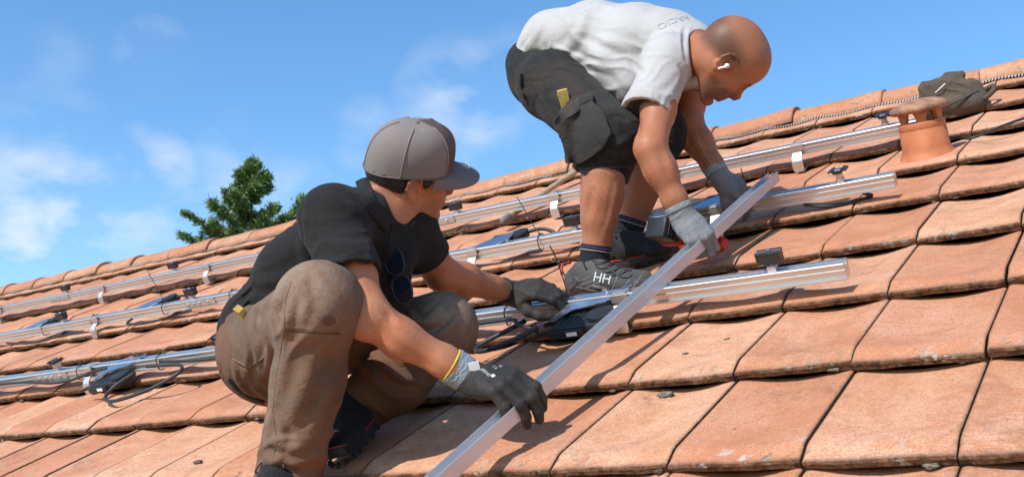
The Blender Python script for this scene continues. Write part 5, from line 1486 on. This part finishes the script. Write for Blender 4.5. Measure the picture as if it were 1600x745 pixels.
# shorts
T = Sdf(*bounds([qRHip, qLHip, qRKn, qLKn, aty(800, 90, 1.0), aty(930, 285, .8), aty(1040, 250, 1.05)], .13), .004)
T.cap(qRHip, qLHip, .102, .100, .05); T.ell(aty(852, 124, 1.0), np.eye(3), [.100, .135, .105], .05)
T.cap(aty(845, 118, 1.0), aty(832, 96, 1.0), .088, .080, .05, (hp2, 1.45))
hR = aty(938, 272, .80); hL = aty(1022, 240, 1.06)
T.cap(qRHip, qRKn, .106, .088, .04); T.chain([qRKn, hR], [.088, .080], .03, (unit(cv(1, .1, .3)), 1.06))
T.cap(qLHip, qLKn, .100, .078, .04); T.chain([qLKn, hL], [.078, .070], .03)
dR = unit(hR - qRKn); dL = unit(hL - qLKn)
T.cap(hR - dR * .01, hR + dR * .12, .071, .078, .006, None, 'cut'); T.cap(hL - dL * .01, hL + dL * .1, .060, .066, .006, None, 'cut')
T.F = np.maximum(T.F, np.where((T.g[0][:, None, None] * dR[0] + T.g[1][None, :, None] * dR[1] + T.g[2][None, None, :] * dR[2] > hR @ dR + .004) & (((T.g[0][:, None, None] - hR[0]) ** 2 + (T.g[1][None, :, None] - hR[1]) ** 2 + (T.g[2][None, None, :] - hR[2]) ** 2) < .11 ** 2), .02, -1)).astype(np.float32)
for pts, am, w in [
    ([(818, 110), (850, 165), (868, 205)], -.004, .006), ([(836, 105), (850, 140), (875, 165)], .005, .010), ([(825, 120), (845, 122), (862, 116)], .004, .007), ([(830, 138), (850, 140), (866, 132)], .004, .006), ([(835, 152), (855, 155), (870, 146)], .004, .006),
    ([(880, 95), (920, 110), (950, 140)], .004, .014), ([(930, 150), (960, 180), (985, 215)], .005, .014), ([(945, 215), (965, 225), (985, 215)], .006, .010), ([(948, 190), (962, 182), (978, 186)], -.004, .008), ([(930, 262), (960, 258), (986, 258)], -.003, .004), ([(955, 240), (970, 248), (988, 240)], .005, .009),
    ([(815, 108), (820, 130), (815, 145)], .005, .008), ([(860, 110), (890, 112), (930, 130)], -.003, .006), ([(900, 130), (925, 148), (940, 170)], -.004, .010)]: fold_px(T, pts, am, w)
T.folds(aty(850, 145, .85), .07, cv(.3, .9, 0), .024, .003, 4); T.folds(aty(960, 215, .72), .08, cv(.4, .8, 0), .032, .0035, 6); T.folds(aty(900, 130, .8), .10, cv(.7, .6, 0), .06, .003, 9); T.folds(aty(1015, 190, 1.0), .09, cv(.3, 1, 0), .035, .003, 11)
sh_ = T.obj('work_shorts', M_SHORTS, p2)
M_POCK = cloth_mat('dusty_pocket_canvas', (.034, .033, .031), (.095, .064, .044), 700, .95, .7, (.060, .057, .052), weave=.4)
patch_px('cargo_pocket', sh_, [(866, 196), (880, 186), (930, 160), (944, 178), (953, 214), (944, 232), (912, 257), (888, 256), (878, 225)], M_POCK, sh_, .016, .015)
patch_px('pocket_flap', sh_, [(863, 188), (880, 172), (925, 148), (930, 176), (900, 186), (884, 200), (874, 219)], M_POCK, sh_, .021, .005)
patch_px('back_pocket', sh_, [(812, 112), (818, 112), (853, 170), (852, 192), (842, 182), (815, 148)], M_SHORTS, sh_, .007, .006)
thread_px(sh_, lerp_px([(834, 106), (850, 130), (868, 158)]), .0011, 'side_seam', Mat('dark_seam', (.012, .012, .012), .9).m, sh_)
thread_px(sh_, lerp_px([(905, 264), (930, 262), (960, 261), (987, 260)]), .0010, 'hem_seam', Mat('grey_seam', (.08, .075, .07), .9).m, sh_)
m = MB(); bo = aty(806, 142, .95); m.tube(curve_pts([bo + cv(-.008, .012, 0), bo + cv(.004, 0, .02), bo + cv(.016, -.004, .03), bo + cv(.018, .014, .03)], 6), .0032, 8); m.obj('orange_loop', Mat('orange_cord', (.65, .16, .03), .7).m, sh_, smooth=True)

bt = bvh(sh_); hp_, _ = hit_px(bt, 880, 165)
dd_ = (hp_ - CAM_POS) @ CAM_F if hp_ is not None else 3.1
ruler('yellow folding ruler standing in the cargo pocket of the charcoal shorts', at(887, 172, dd_ + .004), at(878, 141, dd_ - .016), .016, .0033, cv(.95, .2, .25))

# socks and shoes
for kn, an_, top_ in ((qRKn, qRAnk, .100), (qLKn, qLAnk, .110)):
    d = unit(kn - an_); m = Sdf(*bounds([an_, an_ + d * top_], .09), .0022)
    m.cap(an_ - np.array([0, 0, .05]), an_, .042, .0415, .02); m.cap(an_, an_ + d * top_, .0415, .0455, .02)
    m.folds(an_ + d * .03, .05, d, .016, .0016, 3); m.plane(an_ + d * (top_ - .036), d)
    so_ = m.obj('sock', M_SOCK, p2)
    for q, mt_ in ((top_ - .052, Mat('pale_sock_stripe', (.42, .32, .27), .9).m), (top_ - .044, Mat('blue_sock_stripe', (.05, .07, .20), .9).m)):
        e1 = unit(np.cross(d, [0.3, .9, .1])); e2 = np.cross(d, e1); g_ = MB(); rr_ = .0428 + .0022 * (q / .06)
        g_.tube([an_ + d * q + (e1 * math.cos(t) + e2 * math.sin(t)) * rr_ for t in np.linspace(0, 2 * math.pi, 32, endpoint=False)], .0014, 6, closed=True); g_.obj('sock_stripe', mt_, so_)
shN, PN, axN = shoe(R(-.700, 1.015, .020), R(-.42, .945, .026), N3, M_SHOE_GR, M_SOLE, p2, .05, None, .305, qRAnk + np.array([0, 0, -.01]))
shF, PF, axF = shoe(R(-.735, 1.275, .020), R(-.46, 1.245, .030), N3, M_SHOE_BK, M_SOLE, p2, .05, M_REDLINE, .305, qLAnk + np.array([0, 0, -.01]))
bt = bvh(shN); c0, n0 = hit_px(bt, 941, 435)
if c0 is not None:
    n0 = unit(n0 + cv(0, .1, .6)); ex = unit(cv(.95, -.22, .1)); ex = unit(ex - n0 * (ex @ n0)); ey = np.cross(n0, ex)
    project_text('HH', shN, c0, ex, ey, .038, M_INK, 'shoe_mark', shN, .0014)
    project_text('WORKWEAR', shN, c0 - ey * .024, ex, ey, .0085, M_INK, 'shoe_print', shN, .0014)
M_OVL = cloth_mat('pale_overlay', (.16, .16, .155), (.10, .09, .08), 300, .7, .5)
for pts in ([(899, 432), (905, 440), (922, 432), (940, 415)], [(906, 446), (930, 438), (948, 425)], [(915, 452), (935, 440), (950, 428)], [(955, 455), (962, 440), (966, 428)], [(972, 452), (985, 436)], [(900, 448), (918, 452), (935, 456)], [(985, 455), (1003, 430)]):
    thread_px(shN, lerp_px(pts, 8), .0021, 'overlay_strip', M_OVL, shN, -.0007)
for pts in ([(927, 408), (938, 412), (952, 406)], [(932, 418), (946, 419), (962, 410)], [(943, 425), (957, 424), (973, 416)], [(954, 430), (968, 429), (984, 422)], [(930, 414), (948, 410), (960, 404), (968, 412), (950, 414)], [(948, 416), (965, 430), (978, 434), (988, 430)], [(950, 408), (970, 418), (986, 424)]):
    thread_px(shN, [(a, b) for a, b, _ in curve_pts([(a, b, 0) for a, b in pts], 8)], .0026, 'lace', M_CABLE, shN, .0018)
pl = MB(); pl.tube(curve_pts([PN(.02, -.01, .07), PN(-.035, 0, .085), PN(-.03, 0, .105), PN(.03, .0, .10)], 6), .003, 8); pl.obj('heel_loop', M_CABLE, shN, smooth=True)
rl = MB(); rl.tube(curve_pts([PN(.06, -.035, .085), PN(.03, -.01, .105), PN(.04, .02, .10)], 6), .004, 8); rl.obj('red_lining', M_REDLINE, shN, smooth=True)

# cordless driver under the right glove
D0, D1 = at(1036, 360, 2.88), at(1098, 382, 2.97); dx_ = unit(D1 - D0); dz_ = unit(N3 - dx_ * (N3 @ dx_)); dy_ = np.cross(dz_, dx_)
drl = thing('cordless_driver', 'black and red cordless driver lying under the bending man\'s right glove', 'drill', D0)
M_RED = Mat('red_housing', (.36, .026, .018), .5, spec=.4).m
m = MB(); m.box(D0 + dz_ * .002, (.062, .072, .058), np.array([dx_, dy_, dz_]), bev=.006); bat = m.obj('battery', M_BLK, drl, smooth=True, angle=40)
for q in (-1, 0, 1): m = MB(); m.box(D0 + dx_ * .012 * q - dy_ * .0365 + dz_ * .002, (.005, .003, .040), np.array([dx_, dy_, dz_]), bev=.001); m.obj('battery_rib', M_BLK, bat)
m = MB(); m.box(D0 + dx_ * .040, (.026, .076, .066), np.array([dx_, dy_, dz_]), bev=.008); m.obj('foot', M_RED, drl, smooth=True, angle=40)
m = MB(); m.tube([D0 + dx_ * t for t in (.045, .07, .10, .14)], [.022, .018, .018, .022], 16); m.obj('grip', M_BLK, drl, smooth=True, angle=50)
m = MB(); m.tube([D1 + dy_ * .07, D1 + dy_ * .05, D1 - dy_ * .02, D1 - dy_ * .05], [.024, .028, .028, .025], 20); hs_ = m.obj('motor_housing', M_RED, drl, smooth=True, angle=50)
m = MB(); m.tube([D1 - dy_ * .048, D1 - dy_ * .062, D1 - dy_ * .085], [.0255, .024, .015], 20); m.obj('nose', M_RED, drl, smooth=True, angle=50)
m = MB(); m.tube([D1 - dy_ * .035 + dz_ * 0, D1 - dy_ * .028], [.0295, .0295], 20); m.obj('nose_ring', M_BLK, hs_)

# gloves
fR = unit(at(1096, 378, 2.80) - qRWr)
g2, Pg, axg, _ = hand('glove', qRWr, fR, cv(-.15, .55, .85), 'R',
    dict(index=(55, 70, 40), middle=(60, 75, 45), ring=(64, 75, 45), pinky=(66, 72, 40)), dict(index=4, middle=1, ring=-3, pinky=-8),
    [(.7, .35, -.6), (.75, -.1, -.65), (.6, -.35, -.7)], M_GLOVE_GR, p2, .98, (.014, .030), M_KNIT, .0305, qRWr - unit(qRWr - qREl) * .020, fat=1.05)
fL = unit(R(-.335, 1.515, .110) - qLWr)
g3, Pl_, axl, _ = hand('glove', qLWr, fL, cv(.45, .35, .75), 'L',
    dict(index=(18, 30, 20), middle=(20, 34, 22), ring=(24, 36, 22), pinky=(28, 36, 22)), dict(index=6, middle=1, ring=-5, pinky=-11),
    [(.8, .5, -.5), (.9, .15, -.45), (.9, -.05, -.45)], M_GLOVE_GR, p2, .94, (.012, .034), M_KNIT, .030, qLWr - unit(qLWr - qLEl) * .022, fat=1.05)
lp = [(1128, 300), (1136, 302), (1150, 318), (1140, 328), (1128, 320)]

# ------------------------------------------------------------------ work bag slumped against the ridge caps
Bc = R(.135, 2.655, .078)
bx_ = unit(U3 + .04 * N3); bz_ = unit(np.array([0, -.25, 1.0])); bz_ = unit(bz_ - bx_ * (bz_ @ bx_)); by_ = np.cross(bz_, bx_)
A3 = np.array([bx_, by_, bz_]); Q = lambda a, b, c: Bc + bx_ * a + by_ * b + bz_ * c
S = Sdf(*bounds([Q(-.2, -.15, -.12), Q(.2, .15, .15)], .02), .003)
S.box(Q(-.035, 0, .005), Frame(Bc, bx_, bz_).rot(0, 4, 0), [.076, .056, .062], .028, .02)
S.ell(Q(.058, -.01, -.010), A3, [.055, .055, .050], .03); S.cap(Q(.05, -.03, -.05), Q(.105, -.035, -.042), .028, .018, .03); S.cap(Q(-.10, -.02, -.04), Q(.08, -.05, -.055), .028, .030, .03)
S.cap(Q(.0, -.02, .068), Q(.045, -.01, .062), .016, .014, .02)
S.ridge([Q(-.115, -.06, .055), Q(-.11, -.065, -.03), Q(-.10, -.06, -.06)], .008, .012); S.ridge([Q(-.10, -.062, -.02), Q(-.02, -.07, -.035), Q(.06, -.06, -.02)], .008, .010); S.ridge([Q(.022, -.06, .06), Q(.03, -.065, .0), Q(.02, -.06, -.04)], -.007, .009)
S.ridge([Q(.04, -.06, .03), Q(.09, -.05, .015), Q(.11, -.04, -.02)], .007, .010)
S.folds(Bc, .12, bx_ * .6 + bz_ * .7, .045, .0032, 4); S.folds(Q(.06, 0, 0), .07, bx_, .030, .0028, 8)
bag = thing('tool_bag', 'slumped dark brown canvas tool bag leaning on the ridge tiles beside the clay vent', 'bag', R(.135, 2.62, .03))
mb2 = cloth_mat('grimy_canvas', (.080, .064, .050), (.13, .092, .064), 600, .95, .8, (.12, .10, .08), weave=.4)
bo_ = S.obj('pouch', mb2, bag)
m = MB(); m.tube(curve_pts([Q(-.045, -.066, .012), Q(-.025, -.071, .022), Q(-.004, -.068, .036)], 6), .002, 6); m.obj('pale_cord', M_WHITE, bag, smooth=True)
m = MB(); m.tube(curve_pts([Q(.08, -.05, -.03), Q(.11, -.06, -.05), Q(.145, -.05, -.03), Q(.145, -.03, -.01), Q(.115, -.02, -.015)], 8), .009, 8); m.obj('strap', mb2, bag, smooth=True)
m = MB(); m.tube(curve_pts([Q(-.08, -.06, -.045), Q(-.02, -.085, -.05), Q(.05, -.085, -.035), Q(.10, -.06, -.02)], 8), .004, 6); m.obj('zip', M_CABLE, bag, smooth=True)
m = MB(); m.tube([Q(-.113, -.04, -.05), Q(-.113, -.052, -.052)], [.011, .011], 14); m.obj('buckle', M_BLK, bag)
# ------------------------------------------------------------------ fir tree beyond the ridge
def fir(base, top, label, seed, spread, leaders):
    rg = np.random.default_rng(seed)
    root = thing('fir_tree', label, 'tree', base)
    base = np.asarray(base, float); top = np.asarray(top, float)
    bark = Mat('bark', (.09, .06, .04), .95).m
    t = MB(); lv = []; lf = []; sh = []
    t.tube([base, base * .5 + top * .5 + np.array([.1, 0, 0]), top], [.22, .12, .012], 8)
    def tuft(p, d, s):
        # a twig tip: many narrow needle blades pointing outwards and upwards
        for _ in range(26):
            q = unit(d + rg.normal(0, .62, 3) + np.array([0, 0, .12])); L = s * rg.uniform(.35, .85)
            sd = unit(np.cross(q, rg.normal(0, 1, 3))) * s * rg.uniform(.05, .10)
            a = p + rg.normal(0, .24 * s, 3); i = len(lv)
            lv.extend([a - sd * .5, a + sd * .5, a + q * L * .6 + sd, a + q * L, a + q * L * .6 - sd]); lf.append((i, i + 1, i + 2, i + 3, i + 4)); v = rg.uniform(0, 1); sh.extend([v] * 5)
    def branch(p, d, L, r, depth=0):
        n = max(4, int(L / .14)); pts = [p]; q = p.copy(); dd = d.copy()
        for i in range(n):
            dd = unit(dd + np.array([0, 0, .055]) + rg.normal(0, .07, 3)); q = q + dd * L / n; pts.append(q.copy())
            f = (i + 1) / n
            if f > .22:
                for _ in range(2):
                    sd = unit(np.cross(dd, [0, 0, 1]) * rg.choice([-1, 1]) + dd * .75 + np.array([0, 0, rg.normal(0, .25)]))
                    e = q + sd * L * .16 * (1.1 - f * .6) * rg.uniform(.5, 1.2)
                    t.tube([q, e], [r * .3, r * .12], 4)
                    tuft(e, sd, .17); tuft((q + e) / 2, sd, .15)
                tuft(q, dd, .16)
        tuft(q, dd, .18); t.tube(pts, np.linspace(r, r * .2, len(pts)), 5)
    H = np.linalg.norm(top - base); ax = (top - base) / H
    z = .44
    while z < 1.0:
        rem = (1 - z) * H
        for k in range(rg.integers(4, 7)):
            a = rg.uniform(0, 2 * math.pi); L = min(spread, rem * .60 + .07) * rg.uniform(.55, 1.12)
            branch(base + ax * H * z, unit([math.cos(a), math.sin(a), .12 + .6 * (z - .5)]), L, .012 + .012 * L)
        z += rg.uniform(.012, .02)
    tuft(top, np.array([0, 0, 1.0]), .22); tuft(top - ax * .15, np.array([.2, 0, 1.0]), .2)
    for (dx, dz, dirn, L) in leaders:
        branch(top + CAM_X * dx + np.array([0, 0, dz]), unit(np.asarray(dirn, float)), L, .03)
    t.obj('trunk', bark, root)
    m = Mat('fir_needles', (.045, .085, .03), .7, spec=.35)
    m.color(m.mix(m.ramp(m.noise(1.6, 3), [(.38, 0), (.62, 1)]), m.ramp(m.attr('shade'), [(0, (.06, .12, .035)), (.6, (.12, .19, .05)), (.93, (.19, .25, .07)), (1, (.28, .19, .08))]), m.ramp(m.attr('shade'), [(0, (.09, .16, .045)), (.7, (.18, .26, .07)), (1, (.26, .32, .09))])))
    mesh('crown', lv, lf, m.m, root, False, dict(shade=sh))
tp = at(397, 256, 24.0)
CX = CAM_X
fir((tp[0] + .1, tp[1], GZ), tp, 'dark green fir tree rising behind the ridge between sky and black shirt', 5, 1.15,
    [(.45, -1.9, CX * .8 + np.array([0, 0, .75]), 1.2), (-.5, -1.75, -CX * .9 + np.array([0, 0, .45]), 1.0), (-.4, -2.0, -CX + np.array([0, 0, .10]), 1.15), (.9, -2.0, CX * .6 + np.array([0, 0, .7]), 1.3)])
